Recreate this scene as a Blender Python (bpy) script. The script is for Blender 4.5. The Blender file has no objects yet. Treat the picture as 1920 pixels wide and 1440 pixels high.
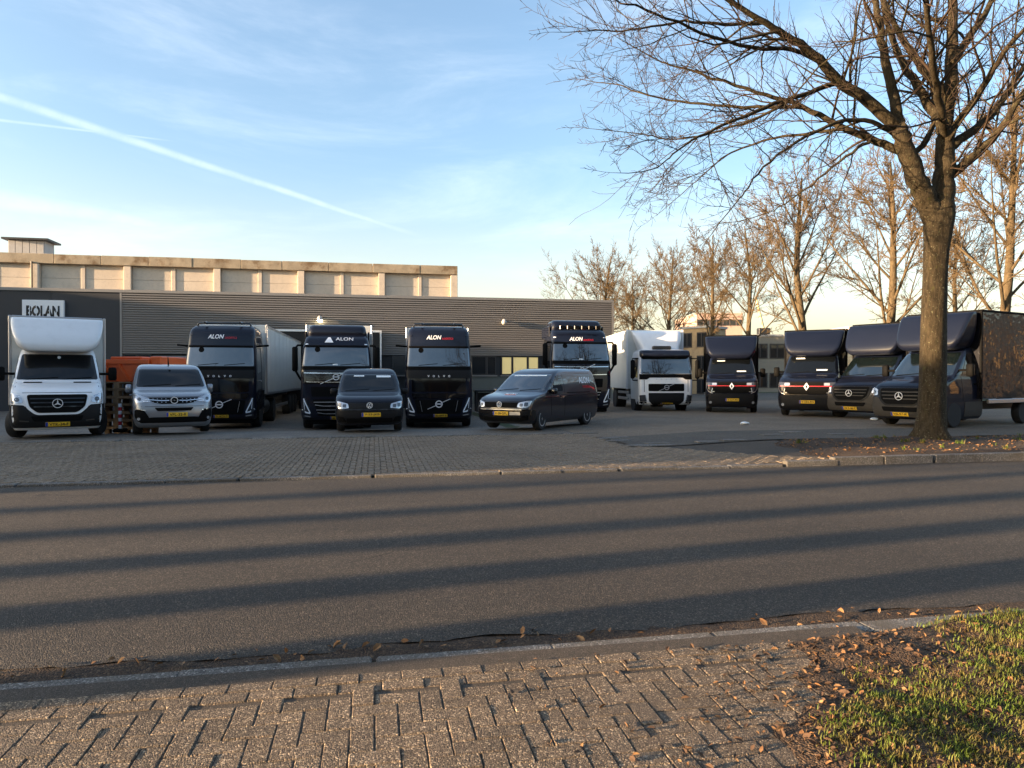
import bpy, bmesh, math, random
from mathutils import Vector, Matrix
from mathutils.bvhtree import BVHTree
random.seed(7)
R = math.radians
SC = bpy.context.scene
COL = SC.collection

# ------------------------------------------------------------------ camera
CAM_H, FPX, HOR, YAW = 1.55, 1330.0, 708.0, R(11.0)      # eye height, focal length and horizon row in photo pixels
cam_d = bpy.data.cameras.new('camera'); cam = bpy.data.objects.new('camera', cam_d); COL.objects.link(cam)
cam_d.sensor_width = 36.0; cam_d.lens = FPX / 1920 * 36.0; cam_d.clip_start = 0.05; cam_d.clip_end = 3000
cam.location = (0, 0, CAM_H)
cam.rotation_euler = (R(90) - math.atan((720 - HOR) / FPX), 0, -YAW)
SC.camera = cam

# ------------------------------------------------------------------ sun, sky, exposure
SUN_EL, SUN_B = R(6.6), R(8.0)        # elevation; the light travels along +X, turned 8 degrees towards +Y
sun_d = bpy.data.lights.new('sun', 'SUN'); sun = bpy.data.objects.new('sun', sun_d); COL.objects.link(sun)
sun_d.energy = 5.0; sun_d.angle = R(0.5); sun_d.color = (1.0, 0.70, 0.42)
ldir = Vector((math.cos(SUN_B) * math.cos(SUN_EL), math.sin(SUN_B) * math.cos(SUN_EL), -math.sin(SUN_EL)))
sun.rotation_euler = ldir.to_track_quat('-Z', 'Y').to_euler()
sun.location = (-40, -10, 30)
SKY_STRENGTH = 0.14
SC.view_settings.view_transform = 'Standard'; SC.view_settings.look = 'None'
SC.view_settings.gamma = 1.0; SC.view_settings.use_curve_mapping = False
SC.view_settings.exposure = 2.12
SC.cycles.max_bounces = 6; SC.cycles.glossy_bounces = 4; SC.cycles.diffuse_bounces = 3
SC.cycles.use_denoising = True

def pix_dir(px, py):
    x, z = (px - 960) / FPX, (HOR - py) / FPX
    c, s = math.cos(YAW), math.sin(YAW)
    return Vector((x * c + s, -x * s + c, z))
def at(px, py, Z):                      # point seen at a pixel, Z metres in front of the camera
    return Vector((0, 0, CAM_H)) + pix_dir(px, py) * Z
def gp(px, py, z=0.0):                  # point of the ground (height z) seen at a pixel
    return at(px, py, (CAM_H - z) * FPX / (py - HOR))
def onY(px, py, Y):                     # point of a wall Y = const seen at a pixel
    d = pix_dir(px, py); return Vector((0, 0, CAM_H)) + d * (Y / d.y)

class NT:                               # tiny node-tree helper
    def __init__(s, tree): s.t = tree; s.n = tree.nodes; s.l = tree.links
    def add(s, typ, **kw):
        n = s.n.new(typ)
        for k, v in kw.items():
            if k.startswith('_'): setattr(n, k[1:], v)
            else: s.set(n, k.replace('__', ' '), v)
        return n
    def set(s, n, k, v):
        sock = n.inputs[int(k[1:])] if k[0] == 'i' and k[1:].isdigit() else n.inputs[k]
        if isinstance(v, bpy.types.NodeSocket): s.l.new(v, sock)
        else: sock.default_value = v
    def math(s, op, a, b=None, c=None, clamp=False):
        n = s.n.new('ShaderNodeMath'); n.operation = op; n.use_clamp = clamp
        for i, v in enumerate((a, b, c)):
            if v is None: continue
            if isinstance(v, bpy.types.NodeSocket): s.l.new(v, n.inputs[i])
            else: n.inputs[i].default_value = v
        return n.outputs[0]
    def ramp(s, v, lo, hi, a=0.0, b=1.0, smooth=True):
        n = s.n.new('ShaderNodeMapRange'); n.interpolation_type = 'SMOOTHSTEP' if smooth else 'LINEAR'
        s.l.new(v, n.inputs[0])
        for i, q in enumerate((lo, hi, a, b)): n.inputs[i + 1].default_value = q
        return n.outputs[0]
    def mix(s, f, a, b, blend='MIX'):
        n = s.n.new('ShaderNodeMix'); n.data_type = 'RGBA'; n.blend_type = blend
        for sock, v in ((n.inputs[0], f), (n.inputs[6], a), (n.inputs[7], b)):
            if isinstance(v, bpy.types.NodeSocket): s.l.new(v, sock)
            elif isinstance(v, (int, float)): sock.default_value = v
            else: sock.default_value = (*v, 1) if len(v) == 3 else v
        return n.outputs[2]
    def noise(s, vec, scale, detail=4, rough=0.55, dist=0.0):
        n = s.add('ShaderNodeTexNoise', Scale=scale, Detail=detail, Roughness=rough, Distortion=dist)
        if vec is not None: s.l.new(vec, n.inputs['Vector'])
        return n.outputs[0]
    def dot(s, v, w):
        n = s.n.new('ShaderNodeVectorMath'); n.operation = 'DOT_PRODUCT'
        s.l.new(v, n.inputs[0]); n.inputs[1].default_value = w
        return n.outputs['Value']

world = bpy.data.worlds.new('World'); SC.world = world; world.use_nodes = True
W = NT(world.node_tree); W.n.clear()
sky = W.add('ShaderNodeTexSky', _sky_type='NISHITA'); sky.sun_disc = False
sky.sun_elevation = SUN_EL
sky.sun_rotation = math.atan2(-ldir.x, -ldir.y)
sky.altitude = 0; sky.air_density = 1.0; sky.dust_density = 3.0; sky.ozone_density = 2.2
gco = W.add('ShaderNodeTexCoord').outputs['Generated']
def contrail(p0, p1, width, amt, wob):
    d0, d1 = pix_dir(*p0).normalized(), pix_dir(*p1).normalized()
    nrm = d0.cross(d1).normalized(); mid = (d0 + d1).normalized(); along = (d1 - d0).normalized()
    off = W.math('ADD', W.dot(gco, nrm), W.math('MULTIPLY', W.math('SUBTRACT', W.noise(gco, 9, 3), 0.5), wob))
    half = d0.angle(d1) / 2
    t = W.dot(gco, along)
    wd = W.ramp(t, -half, half, width, width * 0.5, False)
    band = W.math('SUBTRACT', 1.0, W.math('DIVIDE', W.math('ABSOLUTE', off), wd), clamp=True)
    fade = W.math('MULTIPLY', W.ramp(t, half * 1.02, half * 0.55), W.ramp(W.dot(gco, mid), 0.2, 0.5))
    tex = W.ramp(W.noise(gco, 30, 5, 0.6), 0.25, 0.7, 0.45, 1.0)
    return W.math('MULTIPLY', W.math('MULTIPLY', W.ramp(band, 0, 0.9), fade), W.math('MULTIPLY', tex, amt))
c1 = contrail((-260, 95), (800, 448), 0.0085, 0.12, 0.004)
c2 = contrail((-200, 202), (345, 268), 0.003, 0.08, 0.0015)
c3 = contrail((-300, 330), (420, 440), 0.02, 0.08, 0.01)
mp = W.add('ShaderNodeMapping'); W.l.new(gco, mp.inputs[0]); mp.inputs['Scale'].default_value = (1.0, 1.6, 4.5); mp.inputs['Rotation'].default_value = (0.0, 0.22, 0.3)
cir = W.ramp(W.noise(mp.outputs[0], 2.6, 7, 0.62, 0.4), 0.42, 0.95, 0.0, 0.16)
cm = W.math('MAXIMUM', W.math('MAXIMUM', c1, c2), W.math('MAXIMUM', c3, cir))
hgt = W.add('ShaderNodeSeparateXYZ'); W.l.new(gco, hgt.inputs[0])
cm = W.math('MULTIPLY', cm, W.ramp(hgt.outputs[2], 0.0, 0.12))
veil = W.ramp(hgt.outputs[2], -0.02, 0.30, 0.50, 0.03)          # thin high haze, thicker towards the horizon all round
skyc = W.mix(cm, W.mix(veil, sky.outputs[0], (2.9, 2.42, 1.65)), (5.0, 4.9, 4.8))
bg = W.add('ShaderNodeBackground', Strength=SKY_STRENGTH); W.l.new(skyc, bg.inputs[0])
wo = W.add('ShaderNodeOutputWorld'); W.l.new(bg.outputs[0], wo.inputs[0])

# ------------------------------------------------------------------ materials
MATS = {}
def mat(name, col, rough=0.6, metal=0.0, coat=0.0, spec=0.5, var=0.0, vscale=3.0, bump=0.0, bscale=40.0, col2=None, c2lo=0.45, c2hi=0.65, c2scale=2.0, emit=None, estr=0.0, dirt=0.0, coat_r=0.03):
    if name in MATS: return MATS[name]
    m = bpy.data.materials.new(name); m.use_nodes = True
    t = NT(m.node_tree); b = t.n['Principled BSDF']
    b.inputs['Roughness'].default_value = rough; b.inputs['Metallic'].default_value = metal
    b.inputs['Coat Weight'].default_value = coat; b.inputs['Coat Roughness'].default_value = coat_r
    b.inputs['Specular IOR Level'].default_value = spec
    oc = t.add('ShaderNodeTexCoord').outputs['Object']
    c = None
    if var or col2 or dirt:
        c = t.mix(0.0, col, col)
        if col2: c = t.mix(t.ramp(t.noise(oc, c2scale, 6, 0.65), c2lo, c2hi), c, col2)
        if var:
            f = t.ramp(t.noise(oc, vscale, 5, 0.6), 0.25, 0.75, 1 - var, 1 + var, False)
            vm = t.n.new('ShaderNodeVectorMath'); vm.operation = 'SCALE'; t.l.new(c, vm.inputs[0]); t.l.new(f, vm.inputs[3]); c = vm.outputs[0]
        if dirt:
            c = t.mix(t.ramp(t.noise(oc, 5.0, 8, 0.7), 0.45, 0.8, 0, dirt), c, (0.10, 0.085, 0.07))
        t.l.new(c, b.inputs['Base Color'])
    else: b.inputs['Base Color'].default_value = (*col, 1)
    if bump:
        bn = t.add('ShaderNodeBump', Strength=1.0, Distance=bump); t.l.new(t.noise(oc, bscale, 3, 0.6), bn.inputs['Height']); t.l.new(bn.outputs[0], b.inputs['Normal'])
        if coat: t.l.new(bn.outputs[0], b.inputs['Coat Normal'])
    if emit:
        b.inputs['Emission Color'].default_value = (*emit, 1); b.inputs['Emission Strength'].default_value = estr
    m.diffuse_color = (*col, 1)
    MATS[name] = m; return m

def grit(name, dark, mid, light, scale, bump, rough=0.75, patch=None, spec=0.4, wear=False):     # stone chippings: asphalt, concrete, paving bricks
    m = bpy.data.materials.new(name); m.use_nodes = True
    t = NT(m.node_tree); b = t.n['Principled BSDF']; b.inputs['Roughness'].default_value = rough; b.inputs['Specular IOR Level'].default_value = spec
    g = t.add('ShaderNodeNewGeometry').outputs['Position']
    v = t.add('ShaderNodeTexVoronoi', Scale=scale); t.l.new(g, v.inputs['Vector'])
    sep = t.add('ShaderNodeSeparateColor'); t.l.new(v.outputs['Color'], sep.inputs[0])
    c = t.mix(t.ramp(sep.outputs[0], 0.0, 0.75), dark, mid)
    c = t.mix(t.ramp(sep.outputs[1], 0.78, 1.0), c, light)
    big = t.noise(g, 0.55, 6, 0.65)
    f = t.math('MULTIPLY', t.ramp(big, 0.25, 0.75, 0.74, 1.26, False), t.ramp(t.noise(g, 14, 4, 0.6), 0.3, 0.7, 0.85, 1.15, False))
    ob = t.add('ShaderNodeObjectInfo').outputs['Random']
    f = t.math('MULTIPLY', f, t.ramp(ob, 0, 1, 0.84, 1.16, False))
    vm = t.n.new('ShaderNodeVectorMath'); vm.operation = 'SCALE'; t.l.new(c, vm.inputs[0]); t.l.new(f, vm.inputs[3]); c = vm.outputs[0]
    if patch: c = t.mix(t.ramp(t.noise(g, patch[1], 7, 0.7, 0.5), patch[2], patch[3], 0, 1), c, patch[0])
    if wear:                                                   # wheel tracks, tar seams and drip stains that follow the road
        mp = t.add('ShaderNodeMapping'); t.l.new(g, mp.inputs[0]); mp.inputs['Scale'].default_value = (0.035, 1.1, 1.0)
        k = t.ramp(t.noise(mp.outputs[0], 1.0, 5, 0.6), 0.3, 0.7, 0.78, 1.22, False)
        mq = t.add('ShaderNodeMapping'); t.l.new(g, mq.inputs[0]); mq.inputs['Scale'].default_value = (0.22, 0.5, 1.0)
        vc = t.add('ShaderNodeTexVoronoi', Scale=1.0, _feature='DISTANCE_TO_EDGE'); nz = t.add('ShaderNodeTexNoise', Scale=1.6, Detail=5.0); t.l.new(g, nz.inputs['Vector'])
        va = t.n.new('ShaderNodeVectorMath'); va.operation = 'MULTIPLY_ADD'; t.l.new(nz.outputs['Color'], va.inputs[0]); va.inputs[1].default_value = (0.35, 0.35, 0); t.l.new(mq.outputs[0], va.inputs[2]); t.l.new(va.outputs[0], vc.inputs['Vector'])
        cr = t.math('MULTIPLY', t.ramp(vc.outputs['Distance'], 0.004, 0.0015), t.ramp(t.noise(g, 0.25, 2), 0.52, 0.6))
        st = t.ramp(t.noise(g, 2.3, 3, 0.5), 0.68, 0.76, 0, 0.35)
        k = t.math('MULTIPLY', k, t.math('SUBTRACT', 1.0, t.math('MAXIMUM', t.math('MULTIPLY', cr, 0.7), st)))
        vk = t.n.new('ShaderNodeVectorMath'); vk.operation = 'SCALE'; t.l.new(c, vk.inputs[0]); t.l.new(k, vk.inputs[3]); c = vk.outputs[0]
    t.l.new(c, b.inputs['Base Color'])
    h = t.math('ADD', t.math('MULTIPLY', v.outputs['Distance'], -1.0), t.math('MULTIPLY', sep.outputs[2], 0.5))
    bn = t.add('ShaderNodeBump', Strength=1.0, Distance=bump); t.l.new(h, bn.inputs['Height']); t.l.new(bn.outputs[0], b.inputs['Normal'])
    MATS[name] = m; return m

NAVY = mat('navy paint', (0.004, 0.006, 0.015), 0.5, coat=0.62, spec=0.1, coat_r=0.012)
BLACKP = mat('black paint', (0.003, 0.0032, 0.0045), 0.5, coat=1.0, spec=0.1, coat_r=0.015)
GLOSSBLK = mat('gloss black trim', (0.003, 0.003, 0.004), 0.08, spec=0.5)
WHITEP = mat('white paint', (0.74, 0.75, 0.76), 0.3, coat=0.7, dirt=0.10)
SILVER = mat('silver paint', (0.25, 0.26, 0.285), 0.32, metal=0.65, coat=1.0)
PLAST = mat('grey plastic', (0.009, 0.009, 0.010), 0.5, spec=0.2, bump=0.0004, bscale=700)
PLASTL = mat('worn grey plastic', (0.052, 0.047, 0.041), 0.55, spec=0.15, var=0.15)
BLACK = mat('matt black', (0.004, 0.004, 0.004), 0.7, spec=0.08)
RUBBER = mat('tyre rubber', (0.012, 0.012, 0.012), 0.8, var=0.3, vscale=9)
GLASS = mat('windscreen glass', (0.004, 0.007, 0.008), 0.015, spec=1.0, coat=1.0, coat_r=0.01); GLASS.node_tree.nodes['Principled BSDF'].inputs['Coat IOR'].default_value = 1.9
VGLASS = mat('tinted windscreen glass', (0.004, 0.005, 0.006), 0.02, spec=0.45)
DGLASS = mat('dark side glass', (0.004, 0.005, 0.006), 0.02, spec=0.7)
EMBLEM = mat('silver emblem', (0.75, 0.76, 0.78), 0.3, metal=0.25, coat=0.5)
RIM = mat('light alloy', (0.52, 0.52, 0.53), 0.4, metal=0.25)
CHROME = mat('chrome', (0.72, 0.73, 0.75), 0.14, metal=1.0)
ALU = mat('aluminium', (0.5, 0.5, 0.52), 0.35, metal=0.9)
LAMP = mat('headlamp lens', (0.50, 0.52, 0.55), 0.08, metal=0.55, coat=1.0)
LAMPD = mat('headlamp dark', (0.06, 0.065, 0.075), 0.08, metal=0.4, coat=1.0)
DRL = mat('daylight strip', (0.8, 0.84, 0.9), 0.25, coat=1.0)
AMBER = mat('amber lens', (0.75, 0.28, 0.03), 0.2, coat=1.0)
PLATE = mat('plate yellow', (0.78, 0.47, 0.03), 0.4)
PLATEB = mat('plate blue', (0.02, 0.05, 0.32), 0.4)
INK = mat('black lettering', (0.01, 0.01, 0.01), 0.6)
WHITEL = mat('white lettering', (0.85, 0.86, 0.88), 0.4)
REDL = mat('red lettering', (0.55, 0.02, 0.03), 0.4)
PAPER = mat('white paper', (0.75, 0.8, 0.82), 0.6)
BOXW = mat('white panel', (0.60, 0.62, 0.60), 0.42, coat=0.25, var=0.06, vscale=1.2, dirt=0.12, coat_r=0.15)
BOXN = mat('dark glossy box panel', (0.004, 0.0045, 0.008), 0.5, coat=0.6, spec=0.1, bump=0.035, bscale=1.1, coat_r=0.01)
STEEL = mat('dark steel', (0.03, 0.03, 0.032), 0.5, metal=0.3, var=0.3)
WOOD = mat('pallet wood', (0.36, 0.23, 0.13), 0.8, var=0.35, vscale=7, bump=0.002, bscale=60)
ORANGE = mat('orange enamel', (0.80, 0.125, 0.02), 0.45, coat=0.2, var=0.1, vscale=2.5)

# ------------------------------------------------------------------ mesh helpers
def link(name, me, m=None, parent=None, smooth=None):
    o = bpy.data.objects.new(name, me); COL.objects.link(o)
    if m is not None:
        if isinstance(m, (list, tuple)):
            for q in m: me.materials.append(q)
        elif not me.materials: me.materials.append(m)
    if smooth is not None:
        for p in me.polygons: p.use_smooth = True
        if smooth < 180: me.set_sharp_from_angle(angle=R(smooth))
    if parent is not None: o.parent = parent
    return o
def tag(o, label, cat, group=None, kind=None):
    o['label'] = label; o['category'] = cat
    if group: o['group'] = group
    if kind: o['kind'] = kind
    return o
def empty(name, loc=(0, 0, 0), rz=0.0):
    o = bpy.data.objects.new(name, None); COL.objects.link(o); o.location = loc; o.rotation_euler = (0, 0, rz); o.empty_display_size = 0.3
    return o
def copy_tree(o, parent=None):
    c = o.copy(); COL.objects.link(c)
    if parent is not None: c.parent = parent
    for ch in list(o.children): copy_tree(ch, c)
    return c
class MB:
    def __init__(s): s.v = []; s.f = []
    def add(s, vs, fs):
        n = len(s.v); s.v += [tuple(q) for q in vs]; s.f += [tuple(i + n for i in f) for f in fs]; return s
    def box(s, x0, y0, z0, x1, y1, z1, M=None):
        vs = [Vector((x, y, z)) for z in (z0, z1) for y in (y0, y1) for x in (x0, x1)]
        if M is not None: vs = [M @ q for q in vs]
        return s.add(vs, [(0, 2, 3, 1), (4, 5, 7, 6), (0, 1, 5, 4), (2, 6, 7, 3), (0, 4, 6, 2), (1, 3, 7, 5)])
    def cbox(s, x0, y0, z0, x1, y1, z1, c=0.01):      # box with chamfered edges
        vs = []; 
        for z, i in ((z0, 1), (z0 + c, 0), (z1 - c, 0), (z1, 1)):
            d = c if i else 0
            a, b, e, f = x0 + d, x1 - d, y0 + d, y1 - d
            k = 0 if i else c
            vs += [(a + k, e, z), (b - k, e, z), (b, e + k, z), (b, f - k, z), (b - k, f, z), (a + k, f, z), (a, f - k, z), (a, e + k, z)]
        fs = [tuple(range(7, -1, -1)), tuple(range(24, 32))]
        for l in range(3):
            for i in range(8): fs.append((l * 8 + i, l * 8 + (i + 1) % 8, l * 8 + 8 + (i + 1) % 8, l * 8 + 8 + i))
        return s.add(vs, fs)
    def tube(s, pts, rad, n=6, cap=True):
        pts = [Vector(p) for p in pts]; m = len(pts)
        if not isinstance(rad, (list, tuple)): rad = [rad] * m
        up = None; vs = []
        for i, p in enumerate(pts):
            d = (pts[min(i + 1, m - 1)] - pts[max(i - 1, 0)])
            if d.length < 1e-9: d = Vector((0, 0, 1))
            d.normalize()
            if up is None: up = d.orthogonal().normalized()
            up = (up - d * up.dot(d))
            up = up.normalized() if up.length > 1e-6 else d.orthogonal().normalized()
            w = d.cross(up)
            for k in range(n):
                a = 2 * math.pi * k / n; vs.append(p + (up * math.cos(a) + w * math.sin(a)) * rad[i])
        fs = [(i * n + k, i * n + (k + 1) % n, (i + 1) * n + (k + 1) % n, (i + 1) * n + k) for i in range(m - 1) for k in range(n)]
        if cap: fs += [tuple(range(n - 1, -1, -1)), tuple((m - 1) * n + k for k in range(n))]
        return s.add(vs, fs)
    def lathe(s, prof, n=24, axis='x', c=(0, 0, 0), hoop=False):   # profile [(along, radius)] round an axis
        vs = []
        for a, r in prof:
            for k in range(n):
                t = 2 * math.pi * k / n; p, q = r * math.cos(t), r * math.sin(t)
                vs.append({'x': (c[0] + a, c[1] + p, c[2] + q), 'y': (c[0] + p, c[1] + a, c[2] + q), 'z': (c[0] + p, c[1] + q, c[2] + a)}[axis])
        m = len(prof)
        fs = [(i * n + k, i * n + (k + 1) % n, (i + 1) * n + (k + 1) % n, (i + 1) * n + k) for i in range(m - 1) for k in range(n)]
        if hoop: return s.add(vs, fs + [((m - 1) * n + k, (m - 1) * n + (k + 1) % n, (k + 1) % n, k) for k in range(n)])
        return s.add(vs, fs + [tuple(range(n - 1, -1, -1)), tuple((m - 1) * n + k for k in range(n))])
    def prism(s, poly, a0, a1, axis='y'):              # polygon extruded along an axis
        n = len(poly)
        def P(u, v, a): return {'y': (u, a, v), 'x': (a, u, v), 'z': (u, v, a)}[axis]
        vs = [P(u, v, a0) for u, v in poly] + [P(u, v, a1) for u, v in poly]
        return s.add(vs, [tuple(range(n)), tuple(range(2 * n - 1, n - 1, -1))] + [(i, n + i, n + (i + 1) % n, (i + 1) % n) for i in range(n)])
    def mesh(s, name):
        me = bpy.data.meshes.new(name); me.from_pydata(s.v, [], s.f)
        bm = bmesh.new(); bm.from_mesh(me); bmesh.ops.recalc_face_normals(bm, faces=bm.faces); bm.to_mesh(me); bm.free(); me.update()
        return me
    def raw(s, name):
        me = bpy.data.meshes.new(name); me.from_pydata(s.v, [], s.f); me.update(); return me
    def build(s, name, m=None, parent=None, smooth=None): return link(name, s.mesh(name), m, parent, smooth)

def chaikin(rows, it=2, closed=False):
    for _ in range(it):
        out = [] if closed else [rows[0]]
        n = len(rows)
        for i in range(n if closed else n - 1):
            a, b = rows[i], rows[(i + 1) % n]
            out.append(tuple(0.75 * p + 0.25 * q for p, q in zip(a, b))); out.append(tuple(0.25 * p + 0.75 * q for p, q in zip(a, b)))
        if not closed: out.append(rows[-1])
        rows = out
    return rows
def rnd(poly, r=0.03, k=4):                            # polygon with rounded corners
    out = []; n = len(poly)
    for i in range(n):
        p0, p, p1 = Vector(poly[i - 1]), Vector(poly[i]), Vector(poly[(i + 1) % n])
        a, b = (p0 - p), (p1 - p); rr = min(r, a.length * 0.45, b.length * 0.45)
        a = p + a.normalized() * rr; b = p + b.normalized() * rr
        for j in range(k + 1):
            t = j / k; out.append(tuple(a * (1 - t) ** 2 + p * 2 * t * (1 - t) + b * t * t))
    return out
def mirx(poly): return [(-u, v) for u, v in reversed(poly)]
def rect(x0, z0, x1, z1): return [(x0, z0), (x1, z0), (x1, z1), (x0, z1)]
def disc(x, z, r, n=20): return [(x + r * math.cos(2 * math.pi * k / n), z + r * math.sin(2 * math.pi * k / n)) for k in range(n)]

def ring(z, f, r, w, bow, cr, crr=0.12, nf=7, nc=6, ns=8):
    h = []
    xc = w - cr
    for i in range(nf): x = xc * i / nf; h.append((x, f + bow * (x / w) ** 2))
    yb = f + bow * (xc / w) ** 2
    for i in range(nc + 1):
        a = math.pi / 2 * i / nc; h.append((xc + cr * math.sin(a), yb + cr * 0.9 * (1 - math.cos(a))))
    y1 = yb + cr * 0.9
    for i in range(1, ns): h.append((w, y1 + (r - crr - y1) * i / ns))
    for i in range(nc + 1):
        a = math.pi / 2 * i / nc; h.append((w - crr * (1 - math.cos(a)), r - crr + crr * math.sin(a)))
    h.append((0.0, r))
    full = h + [(-x, y) for x, y in reversed(h[1:-1])]
    return [(x, y, z) for x, y in full]
def loft_body(levels, smooth_it=2):                    # levels: (z, front, rear, half width, bow, corner radius)
    rows = chaikin(levels, smooth_it)
    m = MB(); rings = [ring(*q) for q in rows]; n = len(rings[0])
    vs = [p for r_ in rings for p in r_]
    fs = [(i * n + k, i * n + (k + 1) % n, (i + 1) * n + (k + 1) % n, (i + 1) * n + k) for i in range(len(rings) - 1) for k in range(n)]
    fs += [tuple(range(n - 1, -1, -1)), tuple((len(rings) - 1) * n + k for k in range(n))]
    m.add(vs, fs); return m
class Body:
    """A shell with a search tree, so that trim can be laid on its surface."""
    def __init__(s, name, mb, m, parent, smooth=38, arches=(), arch_mat=None):
        me = mb.mesh(name)
        bm = bmesh.new(); bm.from_mesh(me); s.bvh = BVHTree.FromBMesh(bm); bm.free()
        s.o = link(name, me, m, parent)
        s.parent = parent
        if arches:
            c = MB()
            for y, z, r, x0, x1 in arches: c.lathe([(x0, r), (x1, r)], 28, 'x', (0, y, z))
            co = c.build('cut', arch_mat or BLACK)
            s.o.data.materials.append(arch_mat or BLACK)
            md = s.o.modifiers.new('b', 'BOOLEAN'); md.operation = 'DIFFERENCE'; md.object = co; md.solver = 'EXACT'; md.material_mode = 'TRANSFER'
            bpy.context.view_layer.update()
            dg = bpy.context.evaluated_depsgraph_get()
            new = bpy.data.meshes.new_from_object(s.o.evaluated_get(dg)); s.o.modifiers.clear()
            s.o.data = new; new.name = name; bpy.data.objects.remove(co)
        for p in s.o.data.polygons: p.use_smooth = True
        s.o.data.set_sharp_from_angle(angle=R(smooth))
    def hit(s, u, v, ax):
        if ax == 'front': o, d = Vector((u, -8, v)), Vector((0, 1, 0))
        elif ax == 'right': o, d = Vector((8, u, v)), Vector((-1, 0, 0))
        elif ax == 'left': o, d = Vector((-8, u, v)), Vector((1, 0, 0))
        else: o, d = Vector((u, v, 9)), Vector((0, 0, -1))
        h = s.bvh.ray_cast(o, d)
        if h[0] is None:
            q = s.bvh.find_nearest(o + d * 8.5)[0]
            p = Vector((u, q.y, v)) if ax == 'front' else Vector((q.x, u, v)) if ax in ('right', 'left') else Vector((u, v, q.z))
            return p, d
        return h[0], d
    def patch(s, name, poly, m, ax='front', off=0.006, depth=0.02, res=0.09, parent=None, smooth=45, holes=None):
        bm = bmesh.new()
        f = bm.faces.new([bm.verts.new((u, v, 0)) for u, v in poly])
        bmesh.ops.triangulate(bm, faces=[f])
        return s._finish(bm, name, m, ax, off, depth, res, parent, smooth)
    def _finish(s, bm, name, m, ax, off, depth, res, parent, smooth):
        us = [v.co.x for v in bm.verts]; vs = [v.co.y for v in bm.verts]
        for lo, hi, i in ((min(us), max(us), 0), (min(vs), max(vs), 1)):
            q = lo + res
            while q < hi - res * 0.2:
                co = [0, 0, 0]; no = [0, 0, 0]; co[i] = q + 1e-5; no[i] = 1
                bmesh.ops.bisect_plane(bm, geom=bm.verts[:] + bm.edges[:] + bm.faces[:], plane_co=co, plane_no=no, dist=1e-6)
                q += res
        bot = {}
        for v in bm.verts:
            p, d = s.hit(v.co.x, v.co.y, ax); v.co = p - d * off; bot[v] = p + d * depth
        be = [e for e in bm.edges if len(e.link_faces) == 1]
        nb = {}
        for e in be:
            for v in e.verts:
                if v not in nb: nb[v] = bm.verts.new(bot[v])
            bm.faces.new((e.verts[0], e.verts[1], nb[e.verts[1]], nb[e.verts[0]]))
        bmesh.ops.recalc_face_normals(bm, faces=bm.faces)
        me = bpy.data.meshes.new(name); bm.to_mesh(me); bm.free()
        return link(name, me, m, parent if parent is not None else s.parent, smooth)
    def strip(s, name, line, w, m, ax='front', off=0.012, parent=None, depth=0.01):      # band of width w along a polyline
        L, Rr = [], []
        for i, p in enumerate(line):
            a, b = Vector(line[max(i - 1, 0)]), Vector(line[min(i + 1, len(line) - 1)])
            t = (b - a).normalized(); nn = Vector((-t.y, t.x)) * w / 2
            L.append(tuple(Vector(p) + nn)); Rr.append(tuple(Vector(p) - nn))
        return s.patch(name, L + Rr[::-1], m, ax, off, depth, 0.15, parent)
    def text(s, name, txt, u, v, h, m, ax='front', off=0.010, parent=None, shear=0.0, width=None, bold=0.0, mirror=False):
        bm = text_bm(txt, h, shear, width, bold)
        for q in bm.verts: q.co.x = (-q.co.x if mirror else q.co.x) + u; q.co.y += v
        return s._finish(bm, name, m, ax, off, 0.004, 0.08, parent, 30)
def text_bm(txt, h, shear=0.0, width=None, bold=0.0, center=True):
    cu = bpy.data.curves.new('t', 'FONT'); cu.body = txt; cu.size = 1.0; cu.shear = shear; cu.offset = bold; cu.resolution_u = 3
    o = bpy.data.objects.new('t', cu); COL.objects.link(o); bpy.context.view_layer.update()
    me = bpy.data.meshes.new_from_object(o.evaluated_get(bpy.context.evaluated_depsgraph_get()))
    bpy.data.objects.remove(o); bm = bmesh.new(); bm.from_mesh(me); bpy.data.meshes.remove(me)
    xs = [q.co.x for q in bm.verts]; ys = [q.co.y for q in bm.verts]
    k = h / (max(ys) - min(ys)); kx = (width / (max(xs) - min(xs))) if width else k
    cx, cy = (max(xs) + min(xs)) / 2, (max(ys) + min(ys)) / 2
    for q in bm.verts: q.co = Vector(((q.co.x - cx) * kx, (q.co.y - cy) * k, 0))
    return bm
def flat_text(name, txt, h, m, M, parent=None, shear=0.0, width=None, bold=0.0):   # letters standing 3 mm thick, M maps (u, v, 0)
    bm = text_bm(txt, h, shear, width, bold)
    ret = bmesh.ops.extrude_face_region(bm, geom=bm.faces[:])
    for q in ret['geom']:
        if isinstance(q, bmesh.types.BMVert): q.co.z += 0.004
    bm.transform(M); bmesh.ops.recalc_face_normals(bm, faces=bm.faces)
    me = bpy.data.meshes.new(name); bm.to_mesh(me); bm.free()
    return link(name, me, m, parent)

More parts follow.
